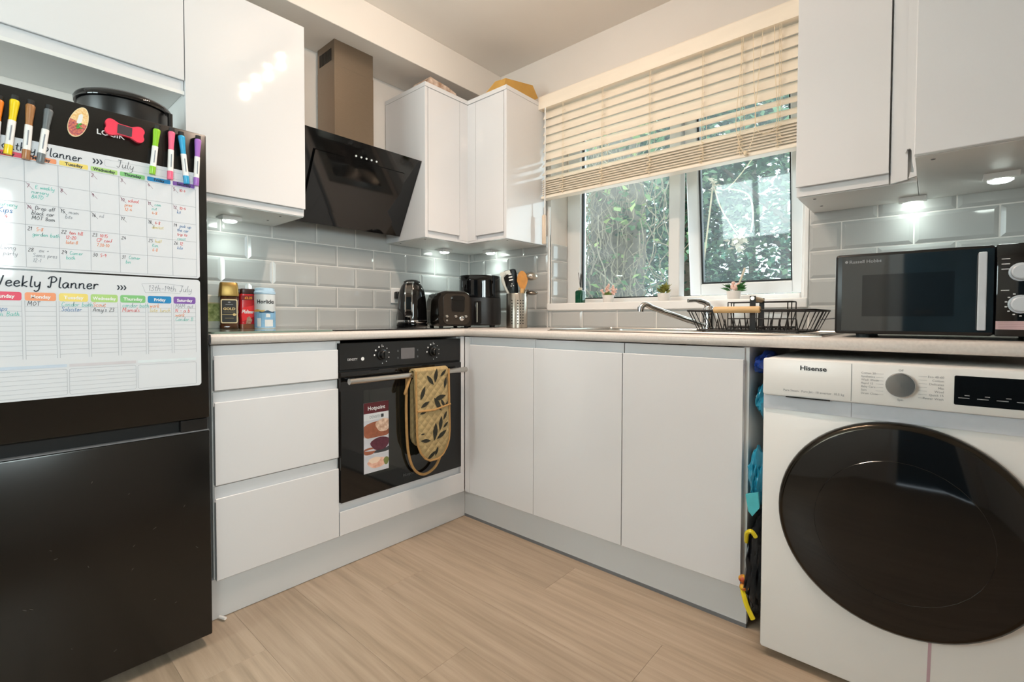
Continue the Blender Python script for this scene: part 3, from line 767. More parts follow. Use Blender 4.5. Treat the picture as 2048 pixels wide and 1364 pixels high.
for (cy, cz, L, an) in ((-.265, .688, .055, -50), (-.235, .705, .06, 80), (-.195, .712, .04, 40), (-.183, .672, .05, 75), (-.305, .638, .06, 65), (-.295, .59, .05, 25), (-.215, .61, .065, 12), (-.228, .583, .07, -58), (-.2, .585, .04, -60), (-.305, .558, .035, 15), (-.18, .578, .03, 50), (-.245, .47, .075, 84), (-.215, .50, .06, 80), (-.19, .53, .04, 60), (-.21, .452, .06, 30), (-.295, .44, .05, -8), (-.31, .47, .02, 0), (-.26, .372, .055, 35), (-.235, .385, .04, 75), (-.188, .49, .035, 40)):
    bm = B(); ca, sa = math.cos(R(an)), math.sin(R(an))
    out = [(t * L - L / 2, math.sin(math.pi * t) * L * .16) for t in (0, .15, .35, .55, .75, .9, 1)] + [(t * L - L / 2, -math.sin(math.pi * t) * L * .16) for t in (.9, .75, .55, .35, .15)]
    extr(bm, [(cy + a * ca - b * sa, cz + a * sa + b * ca) for a, b in out], fg, -.0012, .0); obj('printed_leaf', bm, MT['leafink'], gv_)

# hob
hb = thing('ceramic_hob', (-.29, -.33, ZW), 'black ceramic hob set into the worktop above the oven', 'hob')
bobj('glass_plate', (-.545, -.045, -.622, -.045, ZW, ZW + .005), MT['blk_gloss'], hb, bev=.0015, seg=1)
bm = B()
for cx, cy, r in ((-.42, -.48, .09), (-.42, -.2, .075), (-.18, -.48, .075), (-.18, -.2, .09)):
    a = [bm.verts.new((cx + r * math.cos(k * math.pi / 16), cy + r * math.sin(k * math.pi / 16), ZW + .0053)) for k in range(32)]
    b = [bm.verts.new((cx + (r - .004) * math.cos(k * math.pi / 16), cy + (r - .004) * math.sin(k * math.pi / 16), ZW + .0053)) for k in range(32)]
    for k in range(32): bm.faces.new((a[k], a[(k + 1) % 32], b[(k + 1) % 32], b[k]))
obj('cooking_zone', bm, MT['greyprint'], hb)

# cooker hood
hd = thing('cooker_hood', (-.45, -.33, 1.38), 'angled black glass cooker hood with a steel chimney', 'cooker hood')
def hp(a, n): # point on glass section: a 0 bottom..1 top, n outwards
    p0 = Vector((-.447, 1.372)); p1 = Vector((-.262, 1.722)); d = (p1 - p0); nn = Vector((d.y, -d.x)).normalized()
    q = p0 + d * a + nn * n; return q
def slab(bm, y0, y1, a0, a1, n0, n1, bev=.0015):
    q = [hp(a0, n0), hp(a0, n1), hp(a1, n1), hp(a1, n0)]
    extr(bm, [(v.x, v.y) for v in q], lambda a, b, t: (a, t, b), y0, y1)
bm = B(); slab(bm, -.6275, -.0425, 0, 1, -.006, 0); obj('glass_panel', bm, MT['blk_gloss'], hd)
bm = B(); slab(bm, -.572, -.118, .17, .80, .006, .012); ig = obj('inner_glass_panel', bm, MT['blk_gloss'], hd)
bm = B(); slab(bm, -.55, -.14, .2, .77, .0, .006); obj('spacer', bm, MT['dark'], ig)
for k in range(5):
    bm = B(); q = hp(.845, .0); lathe(bm, (q.x, -.385 + k * .026, q.y), (q.x + .004, -.385 + k * .026, q.y - .002), [(0, .0042), (.003, .0042)], 10); obj('touch_button', bm, sheet('pale_button', '#E9F0F2'), hd)  # row of small pale discs
bm = B(); extr(bm, [(-.574, 1.43), (-.455, 1.40), (-.32, 1.67), (-.40, 1.76), (-.574, 1.76)], lambda a, b, t: (a, t, b), -.56, -.10); obj('body', bm, MT['blk_satin'], hd)
bobj('chimney', (-.566, -.409, -.421, -.219, 1.755, 2.10), MT['steel_ch'], hd, bev=.001, seg=1)
up_ = bobj('upper_chimney', (-.566, -.411, -.4195, -.2205, 2.1005, 2.2125), MT['steel_ch'], hd)
bm = B()
for k in range(10): box(bm, -.548 + k * .0115, -.5415 + k * .0115, -.4205, -.4192, 2.125, 2.18)
obj('vent_slot', bm, MT['dark'], up_)

# sink, tap
sk = thing('kitchen_sink', (.95, .28, ZW), 'stainless steel inset sink with a drainer on its right', 'sink')
bm = B()
xs_ = [.46, BX0 + .004, BX1 - .004, 1.415]; ys_ = [.035, BY0 + .004, BY1 - .004, .53]
for i in range(3):
    for j in range(3):
        if i == 1 and j == 1: continue
        box(bm, xs_[i], xs_[i + 1], ys_[j], ys_[j + 1], ZW + .0002, ZW + .004)
bmesh.ops.remove_doubles(bm, verts=bm.verts[:], dist=1e-5)
rim_pts = [(x, y, ZW + .0045) for x, y in rrect(.463, 1.412, .038, .527, .02)]
tube(bm, rim_pts, .004, 6, closed=True)
obj('rim', bm, MT['steel_h'], sk, smooth=True)
bm = B()
rr = []
for z, g, rad in ((ZW + .003, .0, .05), (ZW - .02, .004, .05), (ZW - .15, .012, .05), (ZW - .165, .03, .045), (ZW - .167, .10, .03)):
    rr.append([bm.verts.new((x, y, z)) for x, y in rrect(BX0 + .005 + g, BX1 - .005 - g, BY0 + .005 + g, BY1 - .005 - g, rad)])
skin(bm, rr, cap=False); bm.faces.new(rr[-1]); obj('bowl', bm, MT['steel_h'], sk, smooth=True)
bm = B()
for k in range(8): box(bm, .99 + k * .045, 1.0 + k * .045, .10, .42, ZW + .004, ZW + .0062)
obj('drainer_rib', bm, MT['steel_h'], sk)
tp = thing('mixer_tap', (.953, .475, ZW), 'chrome mixer tap with a long slanting spout over the sink', 'tap')
TX, TY = .955, .478
bm = B(); lathe(bm, (TX, TY, ZW + .0045), (TX, TY, 1.0), [(0, .031), (.01, .03), (.014, .026), (.07, .025), (.088, .023), (.1, .016), (.104, .004)], 24); obj('body', bm, MT['chrome'], tp, smooth=True)
bm = B(); s_ = Vector((TX - .012, TY - .015, ZW + .022)); e_ = Vector((.775, .245, 1.005))
pts = [s_, s_.lerp(e_, .12), s_.lerp(e_, .8), s_.lerp(e_, .9) + Vector((0, 0, .004)), s_.lerp(e_, .97) + Vector((0, 0, .001)), s_.lerp(e_, 1.0) + Vector((-.004, -.004, -.014))]
tube(bm, smooth_poly(pts, 4), .011, 12); obj('spout', bm, MT['chrome'], tp, smooth=True)
bm = B(); q = s_.lerp(e_, 1.0) + Vector((-.004, -.004, -.012)); lathe(bm, q, q + Vector((-.002, -.002, -.02)), [(0, .0135), (.018, .0135)], 16); obj('nozzle', bm, MT['chrome'], tp, smooth=True)
bm = B(); tube(bm, smooth_poly([(TX, TY, .995), (TX - .01, TY - .012, 1.012), (TX - .035, TY - .04, 1.022), (TX - .06, TY - .07, 1.021)], 4), [.014] * 4 + [.011] * 4 + [.008] * 5, 10); obj('lever', bm, MT['chrome'], tp, smooth=True)

# ================================================================== FRIDGE AND WHAT IS ON IT
XF = .1
FY0, FY1 = -1.632, -1.083
fr = thing('fridge_freezer', (-.2, -1.36, 0), 'tall black fridge freezer covered with planners and magnets', 'fridge')
bobj('body', (-.535, .045, FY0 + .004, FY1 - .004, .03, 1.452), MT['fridge'], fr)
for x in (-.45, .02):
    for y in (FY0 + .06, FY1 - .06): 
        bm = B(); lathe(bm, (x, y, 0), (x, y, .031), [(0, .02), (.031, .02)], 12); obj('foot', bm, MT['blk_matte'], fr)
bm = B(); box(bm, .047, XF, FY0, FY1, .663, 1.461, .004); du = obj('upper_door', bm, MT['fridge'], fr, smooth=True)
bm = B(); box(bm, .047, XF, FY0, FY1, .034, .626, .004); dl = obj('lower_door', bm, MT['fridge'], fr, smooth=True)
bobj('handle_recess', (.045, .078, FY0 + .01, FY1 - .07, .626, .663), MT['dark'], fr)
bobj('hinge_cover', (.045, .094, FY1 - .069, FY1 - .004, .628, .661), MT['blk_satin'], fr, bev=.002)
bobj('trim_lip', (.079, .099, FY0, FY1 - .002, .6265, .629), MT['grey_pl'], dl)
ff = FA(XF)
bm = B(); strk = [(-1.319, 'L'), (-1.306, 'O'), (-1.292, 'G'), (-1.278, 'I'), (-1.272, 'K')]
text('logo', 'LOGIK', .0175, ff, -1.3195, 1.3975, MT['whiteprint'], du, sx=1.05, bold=.0003, t=.0005)
# scuffs on the lower door
bm.free()
bm = B()
for _ in range(16):
    a, b = random.uniform(-1.5, -1.1), random.uniform(.08, .55)
    line(bm, ff, a, b, a + random.uniform(.002, .007), b + random.uniform(-.006, .006), .001, .0003)
obj('scuff', bm, sheet('scuff_grey', '#4E4A45'), dl)

TABS = ['#D8284F', '#E8905F', '#EAD36B', '#A9CF7A', '#7FC07A', '#1E84BE', '#7E57A8']
TABL = ['crimson', 'orange', 'yellow', 'lime', 'green', 'blue', 'purple']
DAYS = ['Sunday', 'Monday', 'Tuesday', 'Wednesday', 'Thursday', 'Friday', 'Saturday']
TM = [sheet('tab_' + n, h, .35) for n, h in zip(TABL, TABS)]
INK = {'k': sheet('marker_black', '#2A2A33'), 'r': sheet('marker_red', '#D9463F'), 't': sheet('marker_teal', '#5FBFB4'), 'b': sheet('marker_blue', '#2F6FA8'), 'o': sheet('marker_orange', '#E88A4A'), 'g': sheet('marker_grey', '#8A8F98'), 'y': sheet('marker_yellow', '#D9C46A'), 'p': sheet('marker_plum', '#7A3A55')}
BY_R, BY_L = -1.1035, -1.512
def board(name, z0, z1, label):
    t = thing(name, (XF, -1.3, z0), label, 'planner')
    bm = B(); extr(bm, rrect(BY_L, BY_R, z0, z1, .008), ff, .0002, .0014); obj('board', bm, MT['board'], t); return t
fb = FA(XF + .0014)
def hand(parent, ink, s, size, a, b, w=.0009):
    bm = B(); strokes(bm, s, size, fb, a, b, w, slant=.14, jit=.02); return obj('handwriting', bm, INK[ink], parent)
def heading(parent, s, size, a, b):
    bm = B(); strokes(bm, s, size, fb, a, b, size * .105, slant=.1, sp=1.04); obj('heading', bm, MT['ink'], parent)
def chevrons(parent, a, b):
    bm = B()
    for k in range(3):
        x = a + k * .0065
        bm.faces.new([bm.verts.new(fb(p, q, .0005)) for p, q in ((x, b + .006), (x + .003, b + .006), (x + .0065, b), (x + .0035, b))])
        bm.faces.new([bm.verts.new(fb(p, q, .0005)) for p, q in ((x, b - .006), (x + .003, b - .006), (x + .0065, b), (x + .0035, b))])
    obj('chevrons', bm, MT['ink'], parent)
mp_ = board('monthly_planner', 1.0565, 1.3485, 'white magnetic monthly wall planner on the upper fridge door')
CY = [-1.501 + .0557 * k for k in range(8)]; RZ = [1.302 - .0482 * k for k in range(6)]
heading(mp_, 'Monthly Planner', .0195, -1.4965, 1.3205)
chevrons(mp_, -1.328, 1.329)
bm = B()
for z in RZ: line(bm, fb, CY[0], z, CY[7], z, .0007)
for y in CY: line(bm, fb, y, RZ[0], y, RZ[5], .0007)
q = rrect(-1.305, -1.118, 1.3215, 1.3385, .004)
for i in range(len(q)): line(bm, fb, q[i][0], q[i][1], q[(i + 1) % len(q)][0], q[(i + 1) % len(q)][1], .0005)
obj('ruling', bm, MT['rule'], mp_)
for k in range(7):
    bm = B(); patch(bm, fb, rrect(CY[k] + .0025, CY[k + 1] - .0025, 1.3045, 1.3155, .002, 2), .0003); tb = obj('day_tab', bm, TM[k], mp_)
    text('lettering', DAYS[k], .0098, fb, (CY[k] + CY[k + 1]) / 2, 1.3068, MT['ink'], tb, 'CENTER', bold=.0003, sx=.95 if k != 3 else .88, t=.0006)
hand(mp_, 'k', 'July', .019, -1.282, 1.3245, .001)
d0 = 1; dn = {}
for r_ in range(5):
    for c_ in range(7):
        n = r_ * 7 + c_ - 1   # the 1st falls on a Tuesday
        if 1 <= n <= 31: dn[n] = (CY[c_] + .003, RZ[r_] - .0125)
for n, (a, b) in dn.items():
    if n in (1, 6, 13, 20): continue
    bm = B(); strokes(bm, str(n), .0095, fb, a, b, .0009, jit=.02)
    if n < 19: line(bm, fb, a - .001, b + .011, a + .011, b - .004, .0006)
    obj('date', bm, INK['p' if n < 15 else 'k'], mp_)
def note(n, lines, dx=.014, size=.0085, dy=0):
    a, b = dn[n]
    for i, (ink, s) in enumerate(lines): hand(mp_, ink, s, size, a + (dx if i == 0 else dx * .55), b + dy - i * .0115, .0009)
note(7, [('t', 'E weekly'), ('t', 'nursery'), ('t', 'BATD')])
note(14, [('k', 'Drop off'), ('k', 'black car'), ('k', 'MOT 8am')], .013, .0092)
note(28, [('g', 'Fox +'), ('g', 'Soms pres'), ('g', '12-1')], .014, .0092)
note(21, [('o', '5-8'), ('t', 'garden bath')])
note(22, [('r', 'ten till'), ('r', '12-20'), ('o', 'late-8')])
note(23, [('r', '10.15'), ('r', 'CP conf'), ('o', '7.30-10')])
note(29, [('t', 'Camer'), ('t', 'bath')])
note(30, [('r', '5-9')]); note(31, [('t', 'Camer'), ('t', 'bin')])
note(10, [('r', 'school'), ('o', 'pres'), ('o', '12-4')]); note(4, [], 0)
note(11, [('t', 'com'), ('t', 'cut'), ('o', '4-8')]); note(18, [('r', '4-8'), ('y', 'dentist')])
note(25, [('y', 'half'), ('t', 'Kim'), ('o', '6-8')]); note(26, [('r', '12'), ('b', 'kilo')])
note(5, [('r', '10-4')]); note(12, [('r', '10-4'), ('b', 'kit')]); note(19, [('b', 'pick up'), ('b', 'the car'), ('r', 'trip to'), ('t', 'coast')])
note(15, [('g', 'mum'), ('g', 'bits')]); note(16, [('g', 'nil')])
hand(mp_, 't', 'nursery', .0095, CY[0] + .012, RZ[2] - .0125); hand(mp_, 'b', 'Kips', .013, CY[0] + .014, RZ[2] - .0265, .0013); hand(mp_, 'r', '- 4', .0095, CY[0] + .016, RZ[2] - .039)
hand(mp_, 'g', 'Living', .0095, CY[0] + .016, RZ[4] - .011); hand(mp_, 'g', 'party', .0095, CY[0] + .02, RZ[4] - .024)

wp_ = board('weekly_planner', .7575, 1.0525, 'white magnetic weekly planner below the monthly one on the fridge')
heading(wp_, 'Weekly Planner', .025, -1.503, 1.0165)
chevrons(wp_, -1.286, 1.0225)
bm = B()
q = [(-1.235, 1.035), (-1.19, 1.0385), (-1.145, 1.034), (-1.152, 1.012), (-1.19, 1.015), (-1.228, 1.0125)]
for i in range(6): line(bm, fb, *q[i], *q[(i + 1) % 6], .0006)
CW = [-1.508 + .0565 * k for k in range(8)]
for k in range(7):
    for j in range(11): line(bm, fb, CW[k] + .003, .972 - .0112 * j, CW[k + 1] - .003, .972 - .0112 * j, .0005)
    line(bm, fb, CW[k] + .0025, .985, CW[k] + .0025, .851, .0006); line(bm, fb, CW[k + 1] - .0025, .985, CW[k + 1] - .0025, .851, .0006)
for a0, a1 in ((-1.508, -1.381), (-1.377, -1.250), (-1.246, -1.1155)):
    q = rrect(a0, a1, .763, .824, .004)
    for i in range(len(q)): line(bm, fb, q[i][0], q[i][1], q[(i + 1) % len(q)][0], q[(i + 1) % len(q)][1], .0006)
    if a0 < -1.25:
        for j in range(1, 6): line(bm, fb, a0, .824 - j * .0102, a1, .824 - j * .0102, .0005)
obj('ruling', bm, MT['rule'], wp_)
for a0, a1, m in ((-1.508, -1.381, sheet('pale_blue_bar', '#C3D0DF')), (-1.377, -1.250, sheet('pale_grey_bar', '#CFCBD0')), (-1.246, -1.1155, sheet('pale_ice_bar', '#D9E2E6'))):
    bm = B(); patch(bm, fb, [(a0, .829), (a1, .829), (a1, .836), (a0, .836)]); obj('section_bar', bm, m, wp_)
for k in range(7):
    bm = B(); patch(bm, fb, rrect(CW[k] + .0025, CW[k + 1] - .0025, .985, 1.004, .004, 3), .0003); tb = obj('day_tab', bm, TM[k], wp_)
    text('lettering', DAYS[k], .0108, fb, (CW[k] + CW[k + 1]) / 2, .9905, MT['whiteprint'], tb, 'CENTER', bold=.0003, sx=.95 if k != 3 else .85, t=.0006)
hand(wp_, 'g', "13th-19th July", .0165, -1.222, 1.0175, .001)
for k, ls in enumerate(([('o', '  4'), ('b', '  kips'), ('t', 'Tom Bath')], [('k', 'MOT')], [('t', 'Condor bath'), ('b', 'Solicitor')], [('o', 'Scout'), ('k', "Amy's 23")], [('t', 'condor bath'), ('r', 'Mamals')], [('o', 'work'), ('y', 'late lunch')], [('g', 'MAM out'), ('r', 'N - a b'), ('o', 'work'), ('t', 'Condor B')])):
    for j, (i_, s) in enumerate(ls): hand(wp_, i_, s, .0105, CW[k] + .006, .9735 - .0118 * j)

def marker(y0, z0, y1, z1, h, name):
    t = thing('marker_pen', (XF, y1, z1), name + ' dry-wipe marker pen stuck on the fridge door', 'marker pen', 'magnetic markers on the fridge')
    p1 = Vector((XF + .0095, y1, z1)); p0 = Vector((XF + .0095, y0, z0)); d = (p0 - p1); L = d.length; d.normalize()
    cm = sheet('pen_' + name.split()[0], h, .3)
    bm = B(); lathe(bm, p1 + d * (.62 * L), p0, [(0, .0062), (.01, .0062), (.33 * L, .0082), (.36 * L, .0082), (.38 * L, .0068)], 14); obj('cap', bm, cm, t, smooth=True)
    bm = B(); lathe(bm, p1 + d * (.17 * L), p0, [(0, .0068), (.45 * L, .0068)], 14); obj('barrel', bm, MT['white_pl'], t, smooth=True)
    bm = B(); lathe(bm, p1, p0, [(0, .0066), (.001, .007), (.17 * L, .007)], 14); obj('end_plug', bm, cm, t, smooth=True)
    bm = B(); q = p0 + d * -.002; lathe(bm, q, q + d * .012, [(0, .0066), (.012, .0066)], 12); obj('magnet_eraser', bm, MT['blk_matte'], t)
    bm = B(); a = p1 + d * (.25 * L) + Vector((.0069, 0, 0)); b_ = p1 + d * (.52 * L) + Vector((.0069, 0, 0)); tube(bm, [a, b_], .0012, 4); obj('printed_stripe', bm, INK['g'], t)
marker(-1.4575, 1.428, -1.471, 1.306, '#F2D51E', 'yellow'); marker(-1.433, 1.426, -1.443, 1.302, '#A9764A', 'brown'); marker(-1.4035, 1.425, -1.420, 1.300, '#6E7477', 'grey')
marker(-1.199, 1.440, -1.211, 1.321, '#8FCB2B', 'lime-green'); marker(-1.167, 1.443, -1.172, 1.316, '#EE6A8C', 'pink'); marker(-1.145, 1.439, -1.134, 1.312, '#2FA3D3', 'sky-blue'); marker(-1.106, 1.440, -1.112, 1.312, '#A76CC4', 'lilac'); marker(-1.482, 1.42, -1.4915, 1.30, '#F0852C', 'orange')
# bone-shaped timer
bt = thing('magnetic_timer', (XF, -1.265, 1.40), 'red bone-shaped magnetic timer with a grey screen', 'timer')
def rot2(pts, c, an): ca, sa = math.cos(R(an)), math.sin(R(an)); return [(c[0] + a * ca - b * sa, c[1] + a * sa + b * ca) for a, b in pts]
bone = []
for cx, cy, s0, s1 in ((.028, -.009, -120, 35), (.028, .009, -35, 120), (-.028, .009, 60, 215), (-.028, -.009, 145, 300)):
    if cx > 0 and cy < 0: bone += [(-.012, -.0135), (.012, -.0135)]
    if cx < 0 and cy > 0: bone += [(.012, .0135), (-.012, .0135)]
    for k in range(9): t = R(s0 + (s1 - s0) * k / 8); bone.append((cx + .0112 * math.cos(t), cy + .0112 * math.sin(t)))
bm = B(); extr(bm, rot2(bone, (-1.265, 1.4175), -4), ff, 0, .010); obj('case', bm, sheet('coral_red_plastic', '#EE3B55', .35), bt)
bm = B(); extr(bm, rot2(rrect(-.0155, .0135, -.0115, .0115, .001, 1), (-1.265, 1.4175), -4), FA(XF + .0102), 0, .0008); obj('screen', bm, sheet('dark_screen', '#4A4347', .2), bt)
om = thing('souvenir_magnet', (XF, -1.352, 1.38), 'oval souvenir magnet with orange top and purple lower half', 'magnet')
ov_ = lambda f0, f1, s=1: rot2([(.0165 * s * math.cos(R(a)) * (1 - .1 * math.sin(R(a))), 0.0385 * s * math.sin(R(a))) for a in range(f0, f1 + 1, 12)], (-1.352, 1.4145), -17)
bm = B(); extr(bm, ov_(0, 348), ff, 0, .004); obj('base', bm, sheet('cream_resin', '#F0DDB2'), om)
fo = FA(XF + .004)
bm = B(); patch(bm, fo, ov_(0, 180, .94), .0004); obj('upper_print', bm, sheet('amber_print', '#F0B45A', noise=(220, .15, '#F7E0B0')), om)
bm = B(); patch(bm, fo, ov_(180, 360, .94), .0004); obj('lower_print', bm, sheet('magenta_print', '#9C2A6B', noise=(260, .3, '#F08A5A')), om)
bm = B(); patch(bm, fo, rot2([(-.003, -.004), (.004, -.004), (.005, .006), (.003, .018), (0, .022), (-.004, .016)], (-1.352, 1.4145), -17), .0008); obj('pale_figure', bm, MT['whiteprint'], om)
bm = B(); tube(bm, [fo(a, b, .0012) for a, b in ((-1.356, 1.398), (-1.351, 1.402), (-1.353, 1.407), (-1.347, 1.411))], .0022, 6); tube(bm, [fo(a, b, .0012) for a, b in ((-1.357, 1.404), (-1.346, 1.40))], .0014, 6); obj('green_lizard', bm, sheet('green_print', '#4FA84A'), om)

# black lidded tub on top of the fridge
tb = thing('black_tub', (-.23, -1.213, 1.452), 'large round black lidded pot on top of the fridge', 'pot')
PC = (-.245, -1.203)
bm = B(); lathe(bm, (*PC, 1.4525), (*PC, 2), [(0, .100), (.01, .106), (.132, .112), (.134, .110)], 40); obj('bowl', bm, MT['blk_satin'], tb, smooth=True)
bm = B(); lathe(bm, (*PC, 1.5868), (*PC, 2), [(0, .119), (.010, .1205), (.017, .117), (.026, .100), (.033, .07), (.036, .02)], 40); obj('lid', bm, MT['blk_gloss'], tb, smooth=True)
for s in (-1, 1):
    bm = B()
    d = Vector((.66, .75 * 1, 0)).normalized() * s
    c = Vector((PC[0], PC[1], 1.565)) + d * .117
    tube(bm, [c + Vector((0, 0, .02)), c + d * .012 + Vector((0, 0, .018)), c + d * .012 - Vector((0, 0, .05)), c - Vector((0, 0, .052))], .007, 8)
    obj('side_clip', bm, MT['blk_satin'], tb, smooth=True)

# ================================================================== WASHING MACHINE
wm = thing('washing_machine', (1.595, .2, 0), 'white washing machine with a large black round door', 'washing machine')
WX, WXE, WY = 1.294, 1.892, -.068
bm = B(); box(bm, WX, WXE, WY, .50, .022, .838, .006); obj('body', bm, MT['white_pl'], wm, smooth=True)
for x in (WX + .05, WXE - .05):
    for y in (WY + .06, .44): 
        bm = B(); lathe(bm, (x, y, 0), (x, y, .023), [(0, .022), (.023, .018)], 12); obj('foot', bm, MT['blk_matte'], wm)
WYP = WY - .012
bm = B(); box(bm, WX + .001, WXE - .001, WYP, WY - .0005, .738, .840, .006); cpn = obj('control_panel', bm, MT['white_pl'], wm, smooth=True)
bobj('lower_band', (WX + .002, WXE - .002, WY - .003, WY - .0003, .700, .737), sheet('pale_grey_plastic', '#CFD4DC', .35), wm)
fw_ = FB(WYP)
bm = B(); line(bm, fw_, 1.4965, .742, 1.4965, .836, .0012, .0006); obj('drawer_seam', bm, MT['greyprint'], cpn)
bm = B(); line(bm, FB(WY - .003), 1.4965, .701, 1.4965, .737, .0012, .0004); obj('drawer_seam', bm, MT['greyprint'], cpn)
bobj('drawer_grip', (1.352, 1.452, WYP - .0006, WYP + .004, .7365, .7395), MT['dark'], cpn)
text('logo', 'Hisense', .0165, fw_, 1.384, .8125, sheet('charcoal_print', '#3C3F42'), cpn, bold=.0005, sx=1.15, t=.0006)
text('lettering', 'Pure Steam · Pure Jet · 10 inverter  10.5 kg', .0078, fw_, 1.346, .7535, MT['greyprint'], cpn, t=.0006)
KX, KZ = 1.592, .792
bm = B(); lathe(bm, (KX, WYP + .001, KZ), (KX, WYP - 1, KZ), [(0, .0285), (.014, .028), (.016, .0265), (.0165, .0005)], 36); obj('programme_knob', bm, mat('spun_metal', '#B4B4B4', .22, metal=1, noise=(3, .1)), cpn, smooth=True)
PRG_L = ['Cotton 20', 'Synthetics', 'Wash 49min', 'Rapid 15', 'Baby Care', 'Spin', 'Drum Clean']; PRG_R = ['Eco 40-60', 'Cotton', 'Delicates', 'Mix', 'Wool', 'Quick 15', 'Power Wash']
for k in range(7):
    z = .815 - k * .0083
    text('lettering', PRG_L[k], .0068, fw_, KX - .076, z - .002, MT['greyprint'], cpn, t=.0006)
    text('lettering', PRG_R[k], .0068, fw_, KX + .076, z - .002, MT['greyprint'], cpn, 'RIGHT', t=.0006)
for k in range(7):
    z = .815 - k * .0083
    for a0, a1 in ((-.047, -.032), (.032, .047)):
        bm = B(); line(bm, fw_, KX + a0, z, KX + a1, z, .0005, .0006); obj('leader_line', bm, MT['greyprint'], cpn)
text('lettering', 'Off', .0068, fw_, KX, .824, MT['greyprint'], cpn, 'CENTER', t=.0006); text('lettering', 'Spin', .0068, fw_, KX, .754, MT['greyprint'], cpn, 'CENTER', t=.0006)
bm = B(); extr(bm, rrect(1.685, 1.868, .757, .822, .002, 1), fw_, -.001, .0008); dsp = obj('display', bm, MT['blk_gloss'], cpn)
bm = B()
for k in range(6): line(bm, fw_, 1.692 + k * .03, .773, 1.71 + k * .03, .773, .0018, .0012)
for k in range(3): line(bm, fw_, 1.702 + k * .032, .779, 1.71 + k * .032, .779, .0018, .0012)
obj('display_mark', bm, MT['greyprint'], dsp)
DCX, DCZ, DR_ = 1.592, .4485, .2515
c0 = Vector((DCX, WY, DCZ))
bm = B(); lathe(bm, c0 + Vector((0, .002, 0)), c0 + Vector((0, -1, 0)), [(0, DR_), (.012, DR_ + .002), (.026, DR_ - .001), (.032, DR_ - .008), (.033, DR_ - .014)], 72, cap=False); dd = obj('door_ring', bm, mat('dark_bronze_chrome', '#3A352E', .16, metal=.9, noise=(3, .08)), wm, smooth=True)
bm = B(); lathe(bm, c0 + Vector((0, -.02, 0)), c0 + Vector((0, -1, 0)), [(0, DR_ - .012), (.012, DR_ - .012), (.019, DR_ - .05), (.023, DR_ - .11), (.0255, .06), (.026, .002)], 72); obj('door_glass', bm, MT['blk_gloss'], dd, smooth=True)
bm = B(); tube(bm, [c0 + Vector((math.cos(R(a)) * .165, -.0412, math.sin(R(a)) * .165)) for a in range(0, 360, 10)], .0008, 4, closed=True); obj('inner_rim', bm, MT['blk_gloss'], dd)
bm = B(); line(bm, FB(WY), 1.652, .03, 1.655, .198, .006, .0006); obj('pink_stain', bm, sheet('pink_smear', '#C9A9B2'), wm)

# bags stuffed beside the washing machine
def crumple(name, c, s, m, label, cat, seed, amp=.35, sub=4, extra=None):
    bm = B(); bmesh.ops.create_icosphere(bm, subdivisions=sub, radius=1)
    for v in bm.verts:
        p = v.co * 1.7 + Vector((seed * 3.1, seed, 0))
        n = mnoise.noise(p) + .6 * abs(mnoise.noise(p * 2.7)) + .3 * mnoise.noise(p * 6)
        v.co = v.co * (1 + amp * n); v.co = Vector((c[0] + v.co.x * s[0], c[1] + v.co.y * s[1], c[2] + v.co.z * s[2]))
    t = thing(name, (c[0], c[1], c[2] - s[2]), label, cat)
    obj('crumpled_film', bm, m, t, smooth=True); return t
filmb = sheet('blue_bag_film', '#1B3F96', .3); filmt = sheet('teal_bag_film', '#1E86A6', .3); filmk = sheet('black_bag_film', '#16161A', .28); filma = sheet('aqua_bag_film', '#4FB9C4', .35)
crumple('plastic_bag', (1.264, .10, .815), (.020, .10, .032), filmb, 'dark blue plastic bag stuffed under the worktop beside the washing machine', 'bag', 1)
crumple('plastic_bag', (1.266, .09, .70), (.017, .08, .055), filmt, 'teal plastic bag below the dark blue one', 'bag', 2)
b3 = crumple('plastic_bag', (1.262, .03, .47), (.020, .06, .085), filmt, 'blue bag with an aqua corner halfway down the gap by the washing machine', 'bag', 3)
bm = B(); extr(bm, [(1.243, .432), (1.276, .445), (1.28, .40), (1.262, .372), (1.251, .385)], FB(-.03), -.004, .006); obj('bag_corner', bm, filma, b3)
b4 = crumple('bin_bag', (1.262, .06, .20), (.022, .11, .15), filmk, 'black bin bag with yellow ties at the foot of the gap', 'bin bag', 5)
bm = B(); tube(bm, smooth_poly([(1.246, -.03, .29), (1.252, -.05, .325), (1.266, -.055, .335), (1.276, -.05, .32)], 4), .006, 6); obj('yellow_tie', bm, sheet('yellow_tie_plastic', '#E0CC1E', .35), b4, smooth=True)
bm = B(); tube(bm, smooth_poly([(1.242, -.055, .165), (1.252, -.07, .15), (1.262, -.075, .125), (1.279, -.078, .095)], 4), .007, 6)
obj('yellow_tie', bm, sheet('yellow_tie_plastic', '#E0CC1E', .35), b4, smooth=True)
bm = B(); bsph(bm, (1.246, -.055, .19), .014, (1, 1, .8)); bsph(bm, (1.25, -.062, .17), .013, (1, 1, .8)); obj('red_label', bm, sheet('red_yellow_film', '#C8322C', .4, noise=(60, .3, '#E8C22A')), b4, smooth=True)

